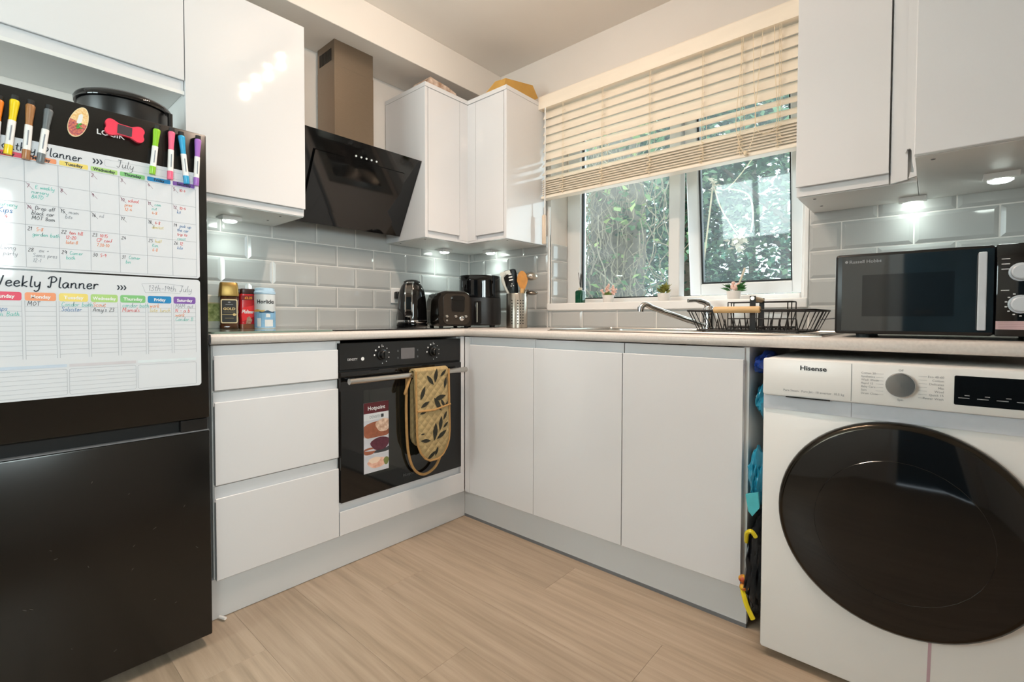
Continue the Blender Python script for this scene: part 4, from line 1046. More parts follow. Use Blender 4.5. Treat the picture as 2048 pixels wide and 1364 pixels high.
# ================================================================== MICROWAVE
mw = thing('microwave', (1.67, .25, ZW), 'black microwave oven with a white bar handle on the worktop', 'microwave')
MX0, MX1, MY, MZ0, MZ1 = 1.438, 1.905, .082, .910, 1.126
bm = B(); box(bm, MX0 + .004, MX1 - .004, MY + .02, MY + .34, MZ0, MZ1 - .002, .006); obj('body', bm, MT['blk_satin'], mw, smooth=True)
bm = B(); box(bm, MX0, 1.7555, MY, MY + .0195, MZ0 - .003, MZ1, .007, 3); md = obj('door', bm, MT['blk_satin'], mw, smooth=True)
bm = B(); box(bm, 1.757, MX1, MY, MY + .0195, MZ0 - .003, MZ1, .004, 2); mc = obj('control_panel', bm, MT['blk_gloss'], mw, smooth=True)
bobj('door_glass', (MX0 + .016, 1.754, MY - .0014, MY + .001, MZ0 + .006, MZ1 - .008), mat('tinted_mirror_glass', '#172025', .04, spec=1.0, coat=1.0, noise=(12, .3)), md)
bobj('viewing_mesh', (1.50, 1.685, MY - .0018, MY - .0012, .955, 1.067), mat('mesh_window', '#10161A', .06, spec=.9, noise=(300, .3)), md)
text('logo', 'Russell Hobbs', .0118, FB(MY - .0014), 1.470, 1.1005, MT['greyprint'], md, bold=.0003, sx=1.05, t=.0005)
bm = B(); lathe(bm, (1.464, MY - .0014, 1.1045), (1.464, MY - .0024, 1.1045), [(0, .0038), (.0006, .0038)], 12); obj('badge', bm, MT['greyprint'], md)
bm = B(); box(bm, 1.7255, 1.7405, MY - .03, MY - .018, .921, 1.107, .002); hd_ = obj('handle', bm, sheet('silver_plastic', '#C9D0D8', .3), md)
bm = B(); box(bm, 1.728, 1.738, MY - .0185, MY - .001, .925, .945); box(bm, 1.728, 1.738, MY - .0185, MY - .001, 1.083, 1.103); obj('handle_foot', bm, MT['blk_satin'], hd_)
fm = FB(MY)
for z in (1.058, .983):
    bm = B(); lathe(bm, (1.799, MY + .001, z), (1.799, MY - 1, z), [(0, .0215), (.004, .0215), (.005, .0185), (.018, .0175), (.02, .015)], 28); obj('knob', bm, sheet('silver_plastic', '#C9D0D8', .3), mc, smooth=True)
bm = B()
for a in range(0, 360, 24):
    t = R(a)
    if 60 < a < 120: continue
    patch(bm, fm, rrect(1.802 + .0275 * math.cos(t) - .0022, 1.802 + .0275 * math.cos(t) + .0022, .983 + .0275 * math.sin(t) - .0014, .983 + .0275 * math.sin(t) + .0014, .0005, 1), .0005)
for z in (1.078, 1.090, 1.066, 1.016): line(bm, fm, 1.766, z, 1.780, z, .0018, .0005)
obj('dial_mark', bm, MT['whiteprint'], mc)
bm = B(); extr(bm, [(1.7585, .9235), (1.87, .9235), (1.87, .9435), (1.7585, .9435)], fm, .0002, .0008); lb = obj('instruction_label', bm, sheet('pink_label', '#E0BFC0', .4), mc)
bm = B()
for k in range(4): line(bm, FB(MY - .0008), 1.763, .9275 + k * .004, 1.865, .9275 + k * .004, .0006, .0004)
obj('print_line', bm, sheet('faded_red_print', '#B98486'), lb)
for x in (1.50, 1.84):
    for y in (MY + .05, MY + .29): 
        bm = B(); lathe(bm, (x, y, ZW), (x, y, MZ0 + .001), [(0, .016), (.0135, .018)], 14); obj('foot', bm, sheet('grey_rubber', '#4C5355', .6), mw)

# ================================================================== THINGS ON THE LEFT WORKTOP
gb = thing('glass_board', (-.27, -.84, ZW), 'clear green-edged glass worktop saver under the coffee jar', 'board')
bm = B(); extr(bm, rrect(-.53, -.02, -1.04, -.64, .012), FZ(ZW), .0005, .0065); obj('glass', bm, mat('green_glass', '#7D8F84', .05, spec=.6, noise=(3, .05)), gb)
ZB = ZW + .0068
cj = thing('coffee_jar', (-.47, -.845, ZB), 'square coffee jar with gold lid and black label', 'jar')
def in_frame(c, yaw):
    cs, sn = math.cos(R(yaw)), math.sin(R(yaw))
    # local frame: u to the viewer's right, n towards the viewer
    def f(a, b, t): return (c[0] + (-sn) * 0 + cs * t - sn * a, c[1] + sn * t + cs * a, c[2] + b)
    return f
fj = in_frame((-.452, -.852, ZB), -14)
def rings(bm, f, prof, w, d, rad):
    """prof (z, scale): rounded-square rings in frame f"""
    skin(bm, [[bm.verts.new(f(a, z, t)) for a, t in rrect(-w / 2 * s, w / 2 * s, -d / 2 * s, d / 2 * s, rad * s, 3)] for z, s in prof])
bm = B(); rings(bm, fj, [(0, .96), (.004, 1), (.012, 1), (.016, .95), (.112, .95), (.126, .92), (.132, .85)], .066, .066, .010); obj('glass_body', bm, mat('coffee_brown_glass', '#4A2F1C', .08, spec=.6, noise=(90, .35)), cj, smooth=True)
bm = B(); rings(bm, fj, [(.129, 1.02), (.134, 1.04), (.165, .97), (.180, .90), (.182, .86)], .066, .066, .010); obj('lid', bm, MT['gold'], cj, smooth=True)
bm = B(); extr(bm, rrect(-.0285, .0285, .022, .116, .006), lambda a, b, t: fj(a, b, t), .0312, .0320); lb = obj('label_border', bm, sheet('cream_label', '#E8D6AC'), cj)
bm = B(); extr(bm, rrect(-.0248, .0248, .026, .112, .004), lambda a, b, t: fj(a, b, t), .0318, .0325); lb2 = obj('label', bm, sheet('black_label', '#221E1A'), cj)
fjl = lambda a, b, t: fj(a, b, .0325 + t)
text('lettering', 'GOLD', .0135, fjl, 0, .074, sheet('gold_print', '#E3C887'), lb2, 'CENTER', bold=.0005, sx=1.1)
bm = B(); line(bm, fjl, -.013, .095, .013, .095, .0024); patch(bm, fjl, [(.005 * math.cos(R(a)), .104 + .003 * math.sin(R(a))) for a in range(0, 360, 40)]); obj('crest', bm, MT['greyprint'], lb2)
bm = B(); line(bm, fjl, -.026, .056, .026, .056, .0012); line(bm, fjl, -.02, .066, .02, .066, .0006); line(bm, fjl, -.015, .042, .015, .042, .0006); patch(bm, fjl, [(.017 + .0055 * math.cos(R(a)), .056 + .0055 * math.sin(R(a))) for a in range(0, 360, 30)], .0007); obj('label_rule', bm, sheet('gold_print', '#E3C887'), lb2)
# red packets
for k, (c, yaw, lab) in enumerate((((-.488, -.803, ZB), -20, 'red chocolate drink pouch right beside the coffee jar'), ((-.452, -.783, ZB), -6, 'red chocolate drink pouch leaning next to the pale blue canister'))):
    f = in_frame(c, yaw)
    t = thing('drink_pouch', (c[0], c[1], c[2]), lab, 'pouch', 'red chocolate pouches')
    bm = B(); rings(bm, f, [(0, .9), (.006, 1), (.06, 1.05), (.12, 1), (.14, .92)], .058 if k else .05, .034, .01); obj('pouch', bm, sheet('red_foil', '#C0222A', .25, noise=(40, .12)), t, smooth=True)
    bm = B(); rings(bm, f, [(.138, .9), (.141, .94), (.158, .94), (.161, .9)], .054 if k else .046, .034, .008); obj('cap', bm, sheet('chocolate_cap', '#3A1F1C', .3), t, smooth=True)
    ft = lambda a, b, t_, f=f: f(a, b, .0182 + t_)
    bm = B(); extr(bm, [(-.026, 0.116), (.026, .116), (.026, .133), (-.026, .133)], ft, 0, .0006); obj('price_band', bm, sheet('dark_red_band', '#7A1418'), t)
    text('lettering', '£2.25', .0125, ft, 0, .1195, sheet('amber_text', '#F0A22A'), t, 'CENTER', bold=.0003, t=.0009)
    bm = B(); extr(bm, [(-.024, .028), (.024, .05), (.024, .095), (-.02, .085), (-.026, .055)], ft, .0001, .0006); obj('red_panel', bm, sheet('bright_red_print', '#E3262C'), t)
    bm = B(); strokes(bm, 'Maltesers', .0145, ft, -.0245, .062, .0022, slant=.2, t=.0009, sp=.8); obj('lettering', bm, MT['whiteprint'], t)
    bm = B(); extr(bm, [(-.01, .018), (.008, .02), (.013, .035), (.003, .05), (-.006, .045)], ft, .0005, .0009); obj('chocolate_picture', bm, sheet('chocolate_swirl', '#D9B49C', noise=(90, .3, '#7A4A36')), t)
    bm = B(); rings(bm, f, [(.0005, 1.0), (.018, 1.03)], .059 if k else .051, .0345, .01); obj('brown_base', bm, sheet('brown_foil', '#7A4A30', .3), t)
cn = thing('drink_canister', (-.42, -.735, ZB), 'pale blue and white malted drink canister', 'canister')
cc = Vector((-.418, -.728, ZB))
bm = B(); lathe(bm, cc, cc + Vector((0, 0, 1)), [(0, .038), (.002, .039), (.139, .039)], 36); bd = obj('tub', bm, sheet('white_sleeve', '#E3E6E8', .3), cn, smooth=True)
bm = B(); lathe(bm, cc + Vector((0, 0, .1395)), cc + Vector((0, 0, 1)), [(0, .0375), (.002, .040), (.010, .040), (.013, .037), (.024, .036), (.026, .03)], 36); obj('lid', bm, sheet('pale_blue_lid', '#BFDCF2', .3), cn, smooth=True)
def wrap(r, ang0):
    def f(a, b, t):
        th = R(ang0) + a / r
        return (cc.x + (r + t) * math.cos(th), cc.y + (r + t) * math.sin(th), cc.z + b)
    return f
fc = wrap(.039, -22)
def wpatch(bm, a0, a1, b0, b1, t, wavy=0, n=14):
    prev = None
    for i in range(n + 1):
        a = a0 + (a1 - a0) * i / n
        cur = (bm.verts.new(fc(a, b0, t)), bm.verts.new(fc(a, b1 + wavy * math.sin(a * 160), t)))
        if prev: bm.faces.new((prev[0], cur[0], cur[1], prev[1]))
        prev = cur
bm = B(); wpatch(bm, -.075, .075, .004, .068, .0004, .004); obj('blue_scene', bm, sheet('sky_blue_print', '#8DBCE0', noise=(30, .15)), cn)
bm = B(); wpatch(bm, -.075, .0, .068, .076, .0005, .002); obj('ochre_field', bm, sheet('ochre_print', '#D9B060'), cn)
bm = B(); wpatch(bm, -.02, .04, .064, .071, .0008, .003); obj('dark_hills', bm, sheet('dark_blue_print', '#35546E'), cn)
bm = B(); wpatch(bm, -.03, -.014, .008, .042, .0009); wpatch(bm, .0, .032, .008, .036, .0009); wpatch(bm, .004, .02, .046, .058, .0009, .003); obj('white_mug_picture', bm, MT['whiteprint'], cn)
text('lettering', 'Horlicks', .0215, fc, -.03, .102, sheet('black_print', '#17171A'), cn, bold=.0006, sx=.92, t=.0006)
# pale green packet half hidden by the fridge
pk = thing('paper_packet', (-.50, -.90, ZB), 'green-printed packet half hidden between fridge and coffee jar', 'packet')
f = in_frame((-.515, -.905, ZB), 0)
bm = B(); rings(bm, f, [(0, .95), (.004, 1), (.13, 1), (.134, .95)], .08, .05, .006); bd = obj('box', bm, sheet('pale_packet', '#E4E2D6', .4), pk)
fk = lambda a, b, t: f(a, b, .0252 + t)
bm = B(); patch(bm, fk, [(-.038, .03), (.038, .03), (.038, .10), (-.038, .10)]); obj('green_picture', bm, sheet('green_field_print', '#9FB05A', noise=(70, .35, '#DDE29A')), pk)
bm = B(); patch(bm, fk, [(-.038, .1), (.038, .1), (.038, .104), (-.038, .104)], .0006); obj('cream_band', bm, sheet('cream_label', '#E8D6AC'), pk)

# socket with plug
so = thing('wall_socket', (-W + TT, .024, 1.03), 'white wall socket with black plug behind the kettle', 'socket')
bobj('plate', (-W + TT + .0003, -W + TT + .009, -.012, .075, 1.028, 1.112), MT['white_pl'], so, bev=.003)
pg = bobj('plug', (-W + TT + .0095, -W + TT + .042, .002, .048, 1.052, 1.092), MT['blk_satin'], so, bev=.008, seg=3, smooth=True)
bm = B(); tube(bm, smooth_poly([(-.552, .025, 1.055), (-.54, .01, .99), (-.53, .0, .93), (-.5, .01, .9035)], 5), .0035, 8); obj('cable', bm, MT['blk_matte'], pg, smooth=True)

# kettle
KC = Vector((-.385, -.012, ZW + .005))
kt = thing('electric_kettle', KC, 'black and chrome electric kettle on the worktop', 'kettle')
ku = Vector((-.66, .751, 0))   # away from viewer
kr = Vector((.751, .66, 0))
bm = B(); lathe(bm, KC + Vector((0, 0, .0003)), KC + Vector((0, 0, 1)), [(0, .076), (.004, .079), (.018, .079), (.02, .07)], 40); obj('power_base', bm, MT['blk_gloss'], kt, smooth=True)
bm = B(); lathe(bm, KC + Vector((0, 0, .0205)), KC + Vector((0, 0, 1)), [(0, .076), (.003, .0775), (.012, .0775), (.014, .077)], 40); obj('chrome_band', bm, MT['chrome'], kt, smooth=True)
bm = B(); lathe(bm, KC + Vector((0, 0, .035)), KC + Vector((0, 0, 1)), [(0, .0765), (.05, .075), (.11, .071), (.15, .064), (.175, .054), (.19, .043), (.193, .04)], 40); obj('body', bm, MT['blk_gloss'], kt, smooth=True)
bm = B(); lathe(bm, KC + Vector((0, 0, .2285)), KC + Vector((0, 0, 1)), [(0, .0415), (.006, .042), (.008, .038), (.013, .03), (.016, .01)], 32); ld = obj('lid', bm, MT['blk_satin'], kt, smooth=True)
kv = Vector((.70, -.714, 0))   # towards the viewer
def kp(o, h, s=0): return KC + kv * o + Vector((-kv.y, kv.x, 0)) * s + Vector((0, 0, h))
bm = B()
for s in (-.016, .016):
    tube(bm, smooth_poly([kp(.05, .226, s), kp(.09, .212, s), kp(.108, .16, s), kp(.11, .09, s), kp(.102, .055, s)], 6), .0045, 8)
tube(bm, [kp(.05, .226, -.018), kp(.05, .226, .018)], .0045, 8); tube(bm, [kp(.102, .055, -.018), kp(.102, .055, .018)], .0045, 8)
obj('chrome_trim', bm, MT['chrome'], kt, smooth=True)
bm = B()
pth = smooth_poly([kp(.052, .222), kp(.088, .209), kp(.105, .16), kp(.107, .09), kp(.1, .058)], 6)
sd = Vector((-kv.y, kv.x, 0)) * .013
rs_ = []
for i, p in enumerate(pth):
    d = (pth[min(i + 1, len(pth) - 1)] - pth[max(i - 1, 0)]).normalized(); n = d.cross(sd).normalized() * .006
    rs_.append([bm.verts.new(p + sd + n), bm.verts.new(p - sd + n), bm.verts.new(p - sd - n), bm.verts.new(p + sd - n)])
skin(bm, rs_); obj('handle', bm, mat('dark_chrome', '#6E6863', .12, metal=1, noise=(5, .2)), kt)
bm = B(); tube(bm, [kp(.1, .06), kp(.078, .045)], .012, 10); obj('switch', bm, MT['chrome'], kt, smooth=True)
bm = B(); q = KC - kv * .055 + Vector((0, 0, .2)); extr(bm, [(-.02, .0), (.02, .0), (.012, .03), (-.012, .03)], lambda a, b, t: q + Vector((-kv.y, kv.x, 0)) * a + Vector((0, 0, b)) - kv * t, -.01, .02); obj('spout', bm, MT['blk_gloss'], kt)

# toaster
TC = Vector((-.248, .118, ZW))
to = thing('toaster', TC, 'dark bronze toaster between kettle and air fryer', 'toaster')
fx = Vector((.90, -.44, 0)).normalized(); fxr = Vector((-fx.y, fx.x, 0))
ft = lambda a, b, t: TC + fxr * a + Vector((0, 0, b)) + fx * t
bm = B()
prof = [(-.082, .012), (.082, .012), (.088, .03), (.086, .14), (.072, .176), (.05, .186), (-.05, .186), (-.072, .176), (-.086, .14), (-.088, .03)]
A_ = [bm.verts.new(ft(a, b, -.13)) for a, b in prof]; B_ = [bm.verts.new(ft(a * 1.0, b, .12)) for a, b in prof]; C_ = [bm.verts.new(ft(a * .95, .012 + (b - .012) * .96, .132)) for a, b in prof]
skin(bm, [A_, B_, C_]); obj('shell', bm, mat('dark_bronze_gloss', '#2E2925', .14, metal=.55, noise=(3, .1)), to, smooth=True)
bm = B(); prof2 = rrect(-.062, .072, .02, .172, .025); extr(bm, prof2, lambda a, b, t: ft(a, b, .132 + t), 0, .004); obj('front_plate', bm, mat('bronze_plate', '#4A423B', .25, metal=.7, noise=(3, .08)), to, smooth=True)
bm = B(); extr(bm, rrect(-.022, .045, .082, .162, .012), lambda a, b, t: ft(a, b, .136 + t), 0, .002); obj('lever_slot', bm, MT['blk_gloss'], to)
bm = B(); extr(bm, rrect(-.02, .043, .138, .158, .008), lambda a, b, t: ft(a, b, .138 + t), 0, .016); obj('lever', bm, MT['blk_gloss'], to, smooth=True)
for a in (-.045, .0, .03, .052):
    bm = B(); r0 = .012 if a == .03 else .0065; z = .05 if a == .03 else .06; lathe(bm, ft(a, z, .136), ft(a, z, 1), [(0, r0), (.006, r0), (.007, r0 * .8)], 16); obj('button', bm, MT['chrome'], to, smooth=True)
bm = B(); lathe(bm, ft(-.045, .04, .136), ft(-.045, .04, 1), [(0, .006), (.004, .005)], 12); obj('button', bm, MT['chrome'], to, smooth=True)
bm = B()
for a in (-.035, .02): extr(bm, [(a, -.1), (a + .024, -.1), (a + .024, .09), (a, .09)], lambda p, q, t: ft(p, .186 + t, q), .0003, .003)
obj('bread_slot', bm, MT['chrome'], to)
bm = B()
for a in (-.065, .065):
    for t_ in (-.1, .1): lathe(bm, ft(a, 0.0003, t_), ft(a, 1, t_), [(0, .01), (.013, .012)], 10)
obj('foot', bm, MT['blk_matte'], to)

# air fryer
AC = Vector((-.285, .385, ZW))
af = thing('air_fryer', AC, 'tall black air fryer in the worktop corner', 'air fryer')
av = Vector((.66, -.75, 0)); ar = Vector((.75, .66, 0))
def aring(bm, z, w, d, n=40, e=2.7):
    return [bm.verts.new(AC + ar * (math.copysign(abs(math.cos(t)) ** (2 / e), math.cos(t)) * w) + av * (math.copysign(abs(math.sin(t)) ** (2 / e), math.sin(t)) * d) + Vector((0, 0, z))) for t in (2 * math.pi * k / n for k in range(n))]
bm = B(); skin(bm, [aring(bm, z, w, d) for z, w, d in ((.165, .1165, .125), (.25, .1155, .124), (.272, .1165, .125), (.276, .115, .123), (.284, .1155, .122), (.287, .11, .118))]); obj('upper_housing', bm, MT['blk_gloss'], af, smooth=True)
bm = B(); skin(bm, [aring(bm, z, w, d) for z, w, d in ((.012, .112, .12), (.018, .118, .126), (.06, .1195, .128), (.1, .119, .128), (.163, .117, .1255))]); obj('basket_drawer', bm, mat('black_matt_shell', '#1C1A1A', .38, noise=(40, .08)), af, smooth=True)
fa = lambda a, b, t: AC + ar * a + Vector((0, 0, b)) + av * t
bm = B(); extr(bm, rrect(-.018, .018, .022, .142, .006), fa, .120, .168); hh = obj('handle', bm, MT['blk_gloss'], af, smooth=True)
bm = B(); extr(bm, [(-.006, .03), (-.001, .03), (-.001, .135), (-.006, .135)], fa, .1682, .1695); obj('steel_inlay', bm, MT['steel'], hh)
bm = B()
for a in (-.07, .07):
    for t in (-.07, .07): lathe(bm, fa(a, .0003, t), fa(a, 1, t), [(0, .012), (.013, .014)], 10)
obj('foot', bm, MT['blk_matte'], af)

# utensil pot and utensils
UC = Vector((.012, .362, ZW))
ut = thing('utensil_holder', UC, 'perforated steel utensil holder beside the air fryer', 'utensil holder')
bm = B(); lathe(bm, UC + Vector((0, 0, .0003)), UC + Vector((0, 0, 1)), [(0, .052), (.002, .055), (.177, .0555), (.179, .0545), (.177, .053), (.006, .0525), (.005, .01)], 48); obj('cup', bm, MT['steel'], ut, smooth=True)
bm = B()
base = math.atan2(-.75, .66)
for ca in (-28, 4, 19, 34):
    for k in range(9):
        th = base + R(ca); d = Vector((math.cos(th), math.sin(th), 0)); p = UC + d * .0548 + Vector((0, 0, .024 + k * .0148)); lathe(bm, p, p + d, [(0, .0034), (.001, .0034)], 8)
obj('perforation', bm, MT['dark'], ut)
uv = Vector((.66, -.75, 0)); ur = Vector((.75, .66, 0))
up = lambda a, b, t: UC + ur * a + Vector((0, 0, b)) + uv * t
t = thing('slotted_turner', UC + Vector((0, 0, .008)), 'black slotted turner standing in the steel utensil holder', 'turner')
bm = B(); an = -14
def rotp(pts, c, an): return rot2(pts, c, an)
bl = rotp([(-.014, -.085), (.014, -.085), (.026, -.045), (.036, .04), (.034, .062), (.022, .068), (-.024, .066), (-.036, .055), (-.033, -.01)], (-.028, .238), 12)
extr(bm, bl, up, .0, .004); obj('blade', bm, MT['blk_gloss'], t)
bm = B()
for k, w in ((0, .008), (1, .010), (2, .011)):
    extr(bm, rotp(rrect(-w, w, .040 - k * .015, .047 - k * .015, .002, 1), (-.028, .238), 12), up, .0041, .0046)
for a, b in ((0, -.008), (-.006, -.018), (.006, -.018)): extr(bm, rotp([(a + .003 * math.cos(R(q)), b + .003 * math.sin(R(q))) for q in range(0, 360, 45)], (-.028, .238), 12), up, .0041, .0046)
obj('slot', bm, MT['whiteprint'], t)
bm = B(); tube(bm, [up(-.012, .16, .002), up(.012, .03, .0)], .006, 8); obj('handle', bm, MT['blk_satin'], t, smooth=True)
t = thing('wooden_spoon', UC + Vector((0, 0, .008)), 'orange wooden spoon standing in the steel utensil holder', 'spoon')
bm = B(); el = rotp([(.028 * math.cos(R(q)) * (1 if math.sin(R(q)) > 0 else 1 - .45 * abs(math.sin(R(q)))), .052 * math.sin(R(q))) for q in range(0, 360, 15)], (.028, .245), 4); extr(bm, el, up, .012, .021); obj('bowl', bm, sheet('orange_wood', '#C98A3A', .45, noise=(40, .15)), t)
bm = B(); tube(bm, [up(.026, .205, .0165), up(.02, .03, .008)], [.011, .006], 8); obj('handle', bm, MT['wood'], t, smooth=True)
t = thing('steel_ladle', UC + Vector((0, 0, .008)), 'steel ladle hanging over the right of the utensil holder', 'ladle')
bm = B(); bsph(bm, tuple(up(.074, .270, -.004)), .039, (.9, .9, .55), 20, 12); obj('bowl', bm, MT['steel'], t, smooth=True)
bm = B(); tube(bm, smooth_poly([up(.05, .262, 0), up(.042, .23, 0), (up(.036, .12, 0)), up(.02, .03, -.01)], 5), .005, 8); obj('handle', bm, MT['steel'], t, smooth=True)
t = thing('steel_skimmer', UC + Vector((0, 0, .008)), 'grey serving spoon drooping low on the right of the utensil holder', 'spoon')
bm = B(); bsph(bm, tuple(up(.078, .185, -.02)), .036, (.95, .95, .35), 20, 10)
obj('bowl', bm, mat('smoky_steel', '#8E8880', .25, metal=1, noise=(10, .1)), t, smooth=True)
bm = B(); tube(bm, smooth_poly([up(.06, .2, -.02), up(.046, .19, -.012), up(.03, .10, -.01), up(.01, .03, -.01)], 5), .005, 8); obj('handle', bm, MT['steel'], t, smooth=True)
t = thing('black_spoon', UC + Vector((0, 0, .008)), 'black spoon edge behind the orange wooden spoon', 'spoon')
bm = B(); bsph(bm, tuple(up(.046, .268, -.022)), .032, (.8, .8, .6), 16, 10); obj('bowl', bm, MT['blk_satin'], t, smooth=True)
bm = B(); tube(bm, [up(.04, .25, -.02), up(.0, .03, -.015)], .005, 8); obj('handle', bm, MT['blk_satin'], t, smooth=True)
t = thing('clear_tongs', UC + Vector((0, 0, .008)), 'pale translucent tongs leaning left out of the utensil holder', 'tongs')
pt = sheet('milky_plastic', '#D3D8D2', .25)
bm = B()
for o in (-.006, .008): tube(bm, smooth_poly([up(-.036, .165, o - .01), up(-.062, .215, o - .01), up(-.076, .262, o - .008), up(-.058, .285, o)], 5), [.006] * 6 + [.009] * 10, 8)
obj('arm', bm, pt, t, smooth=True)
bm = B(); extr(bm, rotp(rrect(-.026, .03, -.009, .011, .006, 3), (-.064, .284), 18), up, -.012, .006); obj('grip', bm, pt, t, smooth=True)

# ================================================================== DISH RACK
dk = thing('dish_rack', (1.18, .30, ZW + .006), 'black wire dish rack with wooden handles on the drainer', 'dish rack')
RX0, RX1, RY0, RY1 = 1.0, 1.385, .11, .42
RB = ZW + .012; RT = .975
wire = MT['blk_matte']
bx = lambda s: (RX0 + s, RX1 - s, RY0 + s * .7, RY1 - s * .7)
bm = B()
tube(bm, [(x, y, RT) for x, y in rrect(RX0, RX1, RY0, RY1, .03)], .0033, 6, closed=True); obj('top_rim', bm, wire, dk, smooth=True)
IN = .028
bm = B(); tube(bm, [(x, y, RB) for x, y in rrect(RX0 + IN, RX1 - IN, RY0 + IN * .7, RY1 - IN * .7, .025)], .003, 6, closed=True); obj('base_rim', bm, wire, dk, smooth=True)
bm = B()
for k in range(9):
    f_ = (k + .5) / 9; xt = RX0 + f_ * (RX1 - RX0); xb = RX0 + IN + f_ * (RX1 - RX0 - 2 * IN)
    tube(bm, [(xt, RY0, RT), (xb, RY0 + IN * .7, RB), (xb, RY1 - IN * .7, RB), (xt, RY1, RT)], .0019, 5)
for k in range(5):
    f_ = (k + .5) / 5; yt = RY0 + f_ * (RY1 - RY0); yb = RY0 + IN * .7 + f_ * (RY1 - RY0 - 1.4 * IN)
    tube(bm, [(RX0, yt, RT), (RX0 + IN, yb, RB), (RX1 - IN, yb, RB), (RX1, yt, RT)], .0019, 5)
obj('wire', bm, wire, dk, smooth=True)
for x, y in ((RX0 + .05, RY0 + .04), (RX1 - .05, RY0 + .04), (RX0 + .05, RY1 - .04), (RX1 - .05, RY1 - .04)): bm = B(); lathe(bm, (x, y, ZW + .0063), (x, y, RB), [(0, .005), (.006, .004)], 8); obj('foot', bm, MT['blk_matte'], dk)
bm = B(); lathe(bm, (1.098, RY0 - .002, RT + .002), (1.246, RY0 - .002, RT + .002), [(0, .0085), (.002, .0105), (.14, .0105), (.142, .0085)], 16); obj('wooden_grip', bm, MT['wood'], dk, smooth=True)
# middle divider: two flat uprights joined by a wooden dowel
dv = bobj('upright', (1.200, 1.217, RY0 + .03, RY0 + .034, RB, 1.022), MT['blk_matte'], dk)
bobj('upright', (1.176, 1.192, RY1 - .07, RY1 - .066, RB, 1.022), MT['blk_matte'], dk)
bm = B(); tube(bm, [(1.2085, RY0 + .034, 1.014), (1.184, RY1 - .07, 1.014)], .0085, 14); obj('wooden_dowel', bm, MT['wood'], dk, smooth=True)
bm = B(); lathe(bm, (1.2085, RY0 + .0295, 1.014), (1.2085, RY0, 1.014), [(0, .0075), (.002, .006)], 12); obj('bolt', bm, MT['steel'], dk)
# plate/cutlery cradle
bm = B()
cx0, cx1, cy0, cy1 = 1.075, 1.283, RY1 - .09, RY1 - .02
for z, r_ in ((1.008, .0022), (.948, .0022), (.918, .0045)): tube(bm, [(cx0, cy0, z), (cx1, cy0, z), (cx1, cy1, z), (cx0, cy1, z)], r_, 6, closed=True)
for x in (cx0, cx0 + .012, cx1 - .012, cx1): tube(bm, [(x, cy0, 1.008), (x, cy0, RB)], .002, 5)
for x in (cx0, cx1): tube(bm, [(x, cy1, 1.008), (x, cy1, RB)], .002, 5)
obj('cradle', bm, wire, dk, smooth=True)
bm = B()
for k in range(16):
    x = cx0 + .012 + k * (cx1 - cx0 - .024) / 15
    tube(bm, [(x, cy0, .918), (x, cy0, RB), (x, cy1, RB), (x, cy1, .918)], .0016, 4)
for k in range(12):
    x = RX0 + .06 + k * .024; tube(bm, [(x, .17, RB), (x, .19, .945), (x, .21, RB)], .0018, 4)
obj('plate_prong', bm, wire, dk, smooth=True)
bm = B(); tube(bm, smooth_poly([(RX1 - .03, RY1 - .03, .945), (RX1 + .02, RY1 - .02, .95), (RX1 + .045, RY1 - .02, .948)], 4), .002, 5); obj('end_hook', bm, MT['grey_pl'], dk)

# ================================================================== WINDOW SILL THINGS
ZS = 1.0292
df = thing('reed_diffuser', (.222, .64, ZS), 'green glass reed diffuser with black sticks at the left of the sill', 'diffuser')
bm = B(); ct = (.222, .64)
sk4 = [[bm.verts.new((ct[0] + a, ct[1] + b, z)) for a, b in rrect(-w, w, -w, w, .006, 3)] for z, w in ((ZS, .019), (ZS + .002, .021), (ZS + .062, .021), (ZS + .068, .017), (ZS + .07, .011))]
skin(bm, sk4); obj('bottle', bm, sheet('dark_green_glass', '#0F4A33', .08), df, smooth=True)
bm = B(); lathe(bm, (*ct, ZS + .0702), (*ct, 2), [(0, .0105), (.012, .0105), (.014, .007)], 16); obj('collar', bm, sheet('cream_plastic', '#D9D2C2', .4), df, smooth=True)
bm = B()
for dx, dy, h in ((-.012, .0, .165), (-.002, .004, .16), (.004, -.003, .15), (.002, .01, .158)): tube(bm, [(ct[0], ct[1], ZS + .08), (ct[0] + dx, ct[1] + dy, ZS + h)], .0016, 5)
obj('reed', bm, MT['blk_matte'], df)
def pot(x, y, label, name):
    t = thing(name, (x, y, ZS), label, 'potted plant', 'small pots on the window sill')
    bm = B(); lathe(bm, (x, y, ZS), (x, y, 2), [(0, .0225), (.002, .024), (.036, .030), (.038, .0295), (.034, .026), (.032, .003)], 24); obj('pot', bm, sheet('white_ceramic', '#E6E1DC', .35), t, smooth=True); return t
def leafcard(bm, p, d, L, w, n=3):
    d = Vector(d).normalized(); s = d.cross(Vector((.3, .2, 1))).normalized()
    if s.length < .1: s = Vector((1, 0, 0))
    up_ = s.cross(d)
    c = [bm.verts.new(Vector(p)), bm.verts.new(Vector(p) + d * L * .5 + s * w + up_ * L * .06), bm.verts.new(Vector(p) + d * L), bm.verts.new(Vector(p) + d * L * .5 - s * w + up_ * L * .06)]
    m_ = bm.verts.new(Vector(p) + d * L * .5 - up_ * L * .06)
    for i in range(4): bm.faces.new((c[i], c[(i + 1) % 4], m_))
gm1 = sheet('fresh_green_leaf', '#7E9A4E', .5); gm2 = sheet('olive_succulent', '#8A8A3C', .5); gm3 = sheet('deep_green_leaf', '#3E7A3E', .5); pk1 = sheet('pale_pink_petal', '#EFC9BC', .6)
t = pot(.392, .64, 'pale pink flowers in a small white pot beside the reed diffuser', 'potted_flowers')
bm = B()
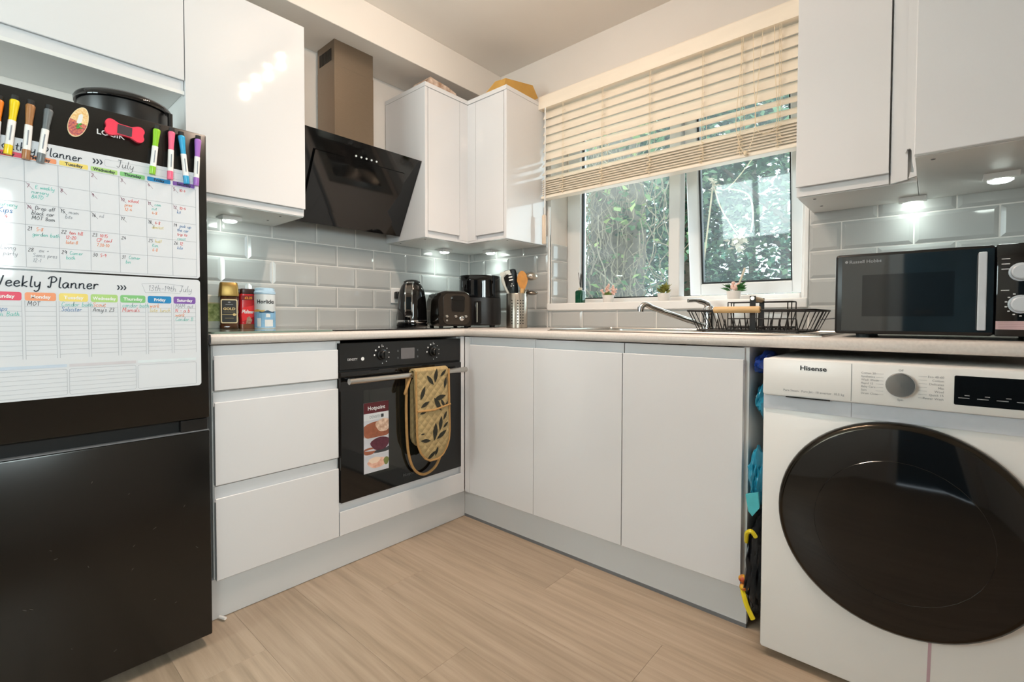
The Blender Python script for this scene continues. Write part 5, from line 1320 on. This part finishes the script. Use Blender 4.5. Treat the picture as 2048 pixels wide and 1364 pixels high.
for _ in range(40): leafcard(bm, (.392 + random.uniform(-.012, .012), .64 + random.uniform(-.012, .012), ZS + .032), (random.uniform(-1, 1), random.uniform(-1, 1), random.uniform(.5, 1.3)), random.uniform(.02, .04), .004)
obj('leaves', bm, gm1, t)
for cx, h, lean in ((-.034, .066, -.4), (.0, .092, 0), (.03, .085, .3), (-.01, .078, -.1), (.038, .066, .5)):
    bm = B()
    for k in range(9):
        hh_ = .6 + .05 * k
        bsph(bm, (.392 + cx * (.7 + .05 * k) + random.uniform(-.007, .007), .64 + random.uniform(-.01, .01), ZS + h * hh_), .0055, u=6, v=4)
    obj('flower_spike', bm, pk1, t)
t = pot(.690, .64, 'green succulent in a small white pot near the mullion', 'potted_succulent')
bm = B()
for k in range(60):
    a = random.uniform(0, 2 * math.pi); e = random.uniform(.2, 1.5)
    leafcard(bm, (.690 + .01 * math.cos(a), .64 + .01 * math.sin(a), ZS + .034 + random.uniform(0, .03)), (math.cos(a) * math.cos(e), math.sin(a) * math.cos(e), math.sin(e)), random.uniform(.02, .036), .0075)
obj('rosette', bm, gm2, t)
t = pot(1.003, .64, 'green and pink plant with a pale stick in a small white pot', 'potted_plant')
bm = B()
for k in range(36):
    a = random.choice((math.pi + random.uniform(-.8, .8), random.uniform(-.9, .7))); e = random.uniform(.1, 1.0)
    leafcard(bm, (1.003 + .012 * math.cos(a), .64 + .01 * math.sin(a), ZS + .034 + random.uniform(0, .015)), (math.cos(a) * math.cos(e), .5 * math.sin(a), math.sin(e)), random.uniform(.025, .05), .009)
obj('leaves', bm, gm3, t)
bm = B()
for k in range(10): bsph(bm, (1.01 + random.uniform(-.012, .014), .635 + random.uniform(-.01, .01), ZS + .045 + random.uniform(0, .04)), .009, (1, 1, .8), 7, 5)
obj('pink_blossom', bm, pk1, t)
bm = B(); tube(bm, [(1.012, .64, ZS + .03), (1.045, .645, ZS + .135)], .0045, 8); obj('stick', bm, sheet('pale_stick', '#E3D9C4', .5), t, smooth=True)

# ================================================================== BLIND
bd = thing('venetian_blind', (.66, .54, 1.60), 'cream wooden venetian blind half raised over the window', 'blind')
BXL, BXR, BYC = .050, 1.2945, .540
bobj('head_rail', (BXL, BXR, BYC - .028, W - .002, 2.072, 2.118), MT['blind'], bd)
bm = B(); extr(bm, [(.502, 2.064), (.512, 2.064), (.512, 2.132), (.505, 2.132), (.502, 2.126)], lambda a, b, t: (t, a, b), .040, BXR); obj('valance', bm, MT['blind'], bd)
bobj('valance_return', (.040, .0485, .5125, W - .001, 2.064, 2.132), MT['blind'], bd)
sm = None
bm = B(); A0 = R(19)
def slat_mesh(bm, tilt, zc, yc=BYC):
    c, s = math.cos(tilt), math.sin(tilt)
    pr = [(-.025, -.0014), (.025, -.0014), (.025, .0014), (-.025, .0014)]
    extr(bm, [(yc + a * c + b * s, zc - a * s + b * c) for a, b in pr], lambda a, b, t: (t, a, b), BXL + .002, BXR - .003)
zs = [2.040 - .0437 * k for k in range(8)]
for z in zs:
    bm = B(); slat_mesh(bm, R(-68 if z > 1.80 else -44), z); obj('slat', bm, MT['blind'], bd)
for k in range(8):
    bm = B(); slat_mesh(bm, R(-38 - (k % 3)), 1.699 - .0117 * k); obj('slat', bm, MT['blind'], bd)
bobj('bottom_rail', (BXL, BXR - .001, BYC - .026, BYC + .026, 1.589, 1.604), MT['blind'], bd, bev=.003)
for x in (.19, .424, .668, .904, 1.057, 1.193):
    bm = B()
    for yy in (BYC - .0275, BYC + .0275): tube(bm, [(x, yy, 2.07), (x, yy, 1.70), (x + random.uniform(-.008, .008), yy, 1.65), (x, yy, 1.60)], .0011, 4)
    tube(bm, [(x + .006, BYC - .0275, 2.07), (x + .006, BYC - .0275, 1.70)], .0009, 4)
    for z in zs: tube(bm, [(x, BYC - .0275, z - .02), (x, BYC + .0275, z + .018)], .0008, 3)
    # slack of the ladder tape bunched over the stack
    for j in range(4):
        z = 1.69 - j * .022; s = random.choice((-1, 1))
        tube(bm, smooth_poly([(x, BYC - .029, z), (x + .012 * s, BYC - .033, z - .010), (x - .008 * s, BYC - .033, z - .018), (x + .004, BYC - .029, z - .024)], 4), .0012, 4)
    obj('ladder_cord', bm, MT['cord'], bd)
wd_ = obj('tilt_wand', (lambda bm: (tube(bm, [(.083, BYC - .034, 2.07), (.083, BYC - .034, 1.50)], .0035, 8), bm)[1])(B()), MT['white_pl'], bd)
bm = B(); lathe(bm, (.0785, BYC - .034, 1.345), (.0785, BYC - .034, 2), [(0, .009), (.004, .0115), (.15, .0115), (.156, .006)], 14); obj('wand_grip', bm, sheet('ivory_plastic', '#EBD6C0', .35), wd_, smooth=True)
bm = B()
for x0, x1, zb in ((1.045, 1.115, 1.60), (1.115, 1.19, 1.66)):
    tube(bm, smooth_poly([(x0 + .02, BYC - .031, 2.06), (x0 + .005, BYC - .035, 1.85), (x0, BYC - .04, 1.70), ((x0 + x1) / 2, BYC - .04, zb), (x1, BYC - .04, 1.70), (x1 - .01, BYC - .035, 1.9), (x1 - .015, BYC - .031, 2.06)], 6), .0013, 5)
bsph(bm, (1.08, BYC - .04, 1.60), .007, (1, 1, 1.6), 8, 6)
obj('pull_cord', bm, MT['cord'], bd, smooth=True)
wb = tag(bobj('wood_offcut', (.80, .88, .52, .575, 2.1328, 2.1385), MT['card']), 'thin brown wood offcut lying on the blind valance', 'offcut')

# ================================================================== ON TOP OF THE CORNER CABINET
ZT = 2.1062
en = thing('padded_envelope', (-.05, .35, ZT), 'tan cardboard envelope sticking up on the corner cabinet', 'envelope')
bm = B()
extr(bm, [(.26, .0), (.27, .05), (.46, .075), (.50, .02), (.47, .0)], lambda a, b, t: (-.02 + t + (a - .26) * .12, a, ZT + b), -.012, .03); obj('folded_card', bm, MT['card'], en)
bm = B(); extr(bm, [(-.16, .0), (-.06, .055), (-.02, .052), (-.02, .0)], lambda a, b, t: (a, .27 + t, ZT + b), 0, .15); obj('flap', bm, MT['card'], en)
fd = thing('foil_packet', (-.4, .1, ZT), 'brown and white packet lying on the corner cabinet', 'packet')
bm = B(); extr(bm, [(-.005, .0), (.02, .055), (.06, .05), (.13, .045), (.19, .03), (.2, .0)], lambda a, b, t: (-.27 - t, a, ZT + b), 0, .14); obj('wrapper', bm, MT['card2'], fd)
bw = thing('upturned_bowl', (-.32, .33, ZT), 'small cream upturned bowl on the corner cabinet', 'bowl')
bm = B(); lathe(bm, (-.31, .315, ZT), (-.31, .315, 3), [(0, .05), (.012, .048), (.024, .038), (.03, .018), (.031, .002)], 28); obj('shell', bm, sheet('cream_ceramic', '#CFC6B4', .4), bw, smooth=True)

# ================================================================== CEILING SPOT BAR (above the frame; its lamps mirror in the doors)
cs = thing('ceiling_spot_bar', (.62, -.45, ZC), 'ceiling spotlight bar whose warm lamps reflect in the glossy doors', 'ceiling light')
bm = B(); box(bm, .30, .94, -.47, -.43, ZC - .022, ZC - .0003, .004); obj('bar', bm, MT['chrome'], cs)
SPOTW, FILLW = 8.0, 1.5
for k, x in enumerate((.37, .53, .70, .86)):
    p = Vector((x, -.45, ZC - .105))
    bm = B(); tube(bm, [(x, -.45, ZC - .02), (x, -.45, ZC - .025)], .006, 8); ar_ = obj('arm', bm, MT['chrome'], cs, smooth=True)
    bm = B(); lathe(bm, p + Vector((0, 0, .085)), p - Vector((0, 0, 1)), [(0, .012), (.01, .026), (.06, .036), (.075, .039)], 20, cap=False); obj('lamp_shade', bm, MT['grey_pl'], ar_, smooth=True)
    bm = B(); bsph(bm, p + Vector((0, 0, .02)), .016); obj('bulb', bm, MT['bulb'], ar_, smooth=True)
    light('spot_lamp', 'SPOT', p + Vector((0, 0, -.03)), SPOTW, (1.0, .77, .62), .014, spot=130, blend=1.0)
    light('lamp_fill', 'POINT', p + Vector((0, 0, -.035)), FILLW, (1.0, .77, .62), .014)  # extra point light added under each shade to brighten ceiling and upper walls

# ================================================================== OUTSIDE
gd = tag(bobj('garden_ground', (-8, 9, .86, 14, -.9, -.3), mat('dry_leaf_ground', '#6B6550', .95, noise=(6, .4))), 'dry leafy ground outside the window', 'ground', kind='structure')
def leaf_mat(name, c1, c2, c3):
    m = bpy.data.materials.new(name); m.use_nodes = True; nt = m.node_tree
    b = nt.nodes['Principled BSDF']; b.inputs['Roughness'].default_value = .45
    g = nt.nodes.new('ShaderNodeNewGeometry'); r = nt.nodes.new('ShaderNodeValToRGB'); e = r.color_ramp.elements
    e[0].color = lin(c1); e[1].color = lin(c3); x = e.new(.55); x.color = lin(c2)
    nt.links.new(g.outputs['Random Per Island'], r.inputs[0]); nt.links.new(r.outputs[0], b.inputs['Base Color'])
    tr = nt.nodes.new('ShaderNodeBsdfTranslucent'); nt.links.new(r.outputs[0], tr.inputs[0])
    mx = nt.nodes.new('ShaderNodeMixShader'); mx.inputs[0].default_value = .45
    nt.links.new(b.outputs[0], mx.inputs[1]); nt.links.new(tr.outputs[0], mx.inputs[2]); nt.links.new(mx.outputs[0], nt.nodes['Material Output'].inputs[0])
    return m
LM1 = leaf_mat('ivy_leaf', '#35503F', '#6E9468', '#C7D98F'); LM2 = leaf_mat('tree_leaf', '#2C4740', '#4F7A68', '#9FC79A'); LM3 = leaf_mat('fern_leaf', '#3E6B60', '#6FA38F', '#B9D9B4')
bark = mat('grey_bark', '#6E665A', .9, noise=(18, .35), bump=(30, .6)); vine = mat('dry_vine', '#8F8672', .9, noise=(30, .3))
def leaves(pts, L0, L1, wr, flat=.5):
    V = []; F = []
    for p in pts:
        d = Vector((random.gauss(0, 1), random.gauss(0, 1), random.gauss(-.3, 1) * flat)).normalized()
        s = d.cross(Vector((random.gauss(0, .5), random.gauss(0, .5), 1))).normalized(); n = s.cross(d)
        L = random.uniform(L0, L1); w = L * wr; i = len(V)
        p = Vector(p)
        V += [p, p + d * L * .45 + s * w + n * L * .08, p + d * L, p + d * L * .45 - s * w + n * L * .08]
        F += [(i, i + 1, i + 2), (i, i + 2, i + 3)]
    return V, F
def leafobj(name, pts, L0, L1, wr, m, parent, flat=.6):
    V, F = leaves(pts, L0, L1, wr, flat); o_ = world_loc(parent)
    me = bpy.data.meshes.new(name); me.from_pydata([v - o_ for v in V], [], F); me.materials.append(m)
    o = bpy.data.objects.new(name, me); COL.objects.link(o); o.parent = parent; o['kind'] = 'stuff'; return o
def clumps(n, per, box_, r, rz=None):
    out = []
    for _ in range(n):
        c = [random.uniform(a, b) for a, b in box_]
        for _ in range(per): out.append((random.gauss(c[0], r), random.gauss(c[1], r), random.gauss(c[2], rz or r)))
    return out
# what the camera sees through the window lies to the upper left: x from about -2.6 to 1.2 at y = 2..5
t = thing('ivy_covered_trunk', (-.45, 2.1, -.3), 'ivy-covered trunk with hanging dry vines outside the left pane', 'tree')
bm = B(); tube(bm, smooth_poly([(-.42, 2.25, -.3), (-.5, 2.25, .8), (-.44, 2.25, 1.8), (-.6, 2.3, 3.2)], 5), [.3 - .006 * k for k in range(16)], 14); obj('trunk', bm, bark, t, smooth=True)
bm = B()
for _ in range(260):
    x = random.gauss(-.45, .33); z = random.uniform(.9, 2.5); y = 1.85 + random.uniform(-.15, .25)
    pts = [(x, y, z)]
    for k in range(5): pts.append((pts[-1][0] + random.gauss(.0, .06), pts[-1][1] + random.gauss(0, .03), pts[-1][2] - random.uniform(.05, .16)))
    tube(bm, smooth_poly(pts, 3), random.uniform(.002, .0055), 4, cap=False)
vn = obj('dry_vines', bm, vine, t); vn['kind'] = 'stuff'
leafobj('ivy_leaves', [p for p in clumps(120, 14, ((-1.4, .1), (1.75, 2.3), (.5, 2.6)), .09)], .035, .085, .42, LM1, t)
t = thing('hedge_shrub', (-1.1, 2.0, -.3), 'leafy light green shrub at the far left of the window', 'shrub')
bm = B()
for _ in range(14): tube(bm, [(random.gauss(-1.15, .2), random.gauss(2.3, .2), -.3), (random.gauss(-1.1, .35), random.gauss(2.2, .2), random.uniform(1.4, 2.4))], .012, 5)
obj('stems', bm, bark, t)
leafobj('foliage', clumps(90, 26, ((-2.1, -.75), (1.9, 2.7), (.2, 2.7)), .13), .045, .1, .4, LM1, t)
t = thing('far_tree', (.35, 4.2, -.3), 'dark leafy tree with sky gaps outside the right pane', 'tree')
bm = B(); tube(bm, smooth_poly([(.95, 3.6, -.3), (.92, 3.6, 1.2), (1.0, 3.6, 2.2), (.9, 3.7, 3.6)], 4), [.13 - .004 * k for k in range(13)], 10)
for a, b_ in (((.95, 3.6, 1.5), (.1, 3.3, 2.4)), ((.95, 3.6, 1.9), (1.7, 3.6, 2.6)), ((.93, 3.6, 1.2), (.3, 3.9, 1.9))): tube(bm, [a, b_], [.045, .015], 7)
obj('trunk', bm, bark, t, smooth=True)
leafobj('foliage', clumps(300, 44, ((-.9, 2.2), (3.0, 4.6), (1.75, 4.0)), .16) + clumps(80, 40, ((-.6, 1.7), (3.1, 4.6), (.9, 1.9)), .13), .05, .1, .4, LM2, t)
t = thing('mid_tree', (-.35, 3.5, -.3), 'slender dark tree behind the window mullion', 'tree')
bm = B(); tube(bm, smooth_poly([(-.25, 3.3, -.3), (-.2, 3.3, 1.0), (-.3, 3.35, 2.2), (-.2, 3.4, 3.6)], 4), [.11 - .003 * k for k in range(13)], 10); obj('trunk', bm, bark, t, smooth=True)
leafobj('foliage', clumps(170, 44, ((-1.6, .3), (2.9, 4.2), (.7, 3.8)), .15), .05, .1, .4, LM2, t)
t = thing('fern_bank', (.4, 2.6, -.3), 'bank of low ferns outside the lower right pane', 'shrub')
pts = []
bm = B()
for _ in range(46):
    b0 = Vector((random.uniform(-.5, 1.3), random.uniform(2.1, 3.1), random.uniform(.2, .75))); d = Vector((random.uniform(-1, 1), random.uniform(-.6, .2), random.uniform(.3, .9))).normalized(); L = random.uniform(.4, .75)
    st = [b0 + d * L * s + Vector((0, 0, -.25 * L * s * s)) for s in (0, .25, .5, .75, 1)]
    tube(bm, st, .004, 4)
    for s in range(4):
        for k in range(7):
            q = st[s].lerp(st[s + 1], k / 7)
            pts += [tuple(q + Vector((random.gauss(0, .025), random.gauss(0, .025), random.gauss(0, .012)))) for _ in range(2)]
obj('stems', bm, vine, t)
leafobj('fronds', pts, .05, .1, .28, LM3, t, flat=.3)
t = thing('climbing_stem', (.62, 1.4, -.3), 'pale dry climbing stems hanging just outside the right pane', 'vine')
bm = B()
tube(bm, smooth_poly([(.62, 1.5, 1.78), (.68, 1.45, 1.62), (.76, 1.42, 1.48), (.80, 1.42, 1.42)], 5), .004, 6); tube(bm, smooth_poly([(.72, 1.45, 1.72), (.84, 1.42, 1.66), (.87, 1.42, 1.55), (.86, 1.42, 1.44)], 5), .0045, 6); tube(bm, smooth_poly([(.62, 1.5, 1.78), (.72, 1.45, 1.72), (.9, 1.42, 1.9)], 5), .003, 6)
tube(bm, smooth_poly([(.58, 1.5, -.3), (.6, 1.5, .4), (.55, 1.5, 1.0), (.62, 1.5, 1.78)], 5), .005, 6)
obj('stems', bm, sheet('pale_dry_stem', '#C4B89C', .9), t, smooth=True)
leafobj('dry_leaf_cluster', [(random.gauss(.80, .022), random.gauss(1.42, .02), random.gauss(1.41, .04)) for _ in range(70)] + [(random.gauss(.63, .02), 1.48, random.gauss(1.77, .025)) for _ in range(30)], .02, .045, .4, sheet('pale_dry_leaf', '#D6CDBB', .8), t)

t = thing('background_hedge', (-.5, 6.2, -.3), 'hazy blue-green hedge far behind the trees outside', 'hedge')
bm = B()
for k in range(16): tube(bm, [(-4 + k * .45, 6.3, -.3), (-4 + k * .45 + random.gauss(0, .2), 6.3, random.uniform(2, 3.6))], .05, 6)
obj('stems', bm, bark, t)
leafobj('foliage', clumps(270, 30, ((-4.5, 2.4), (5.6, 6.8), (.2, 5.0)), .24), .10, .2, .42, LM3, t)
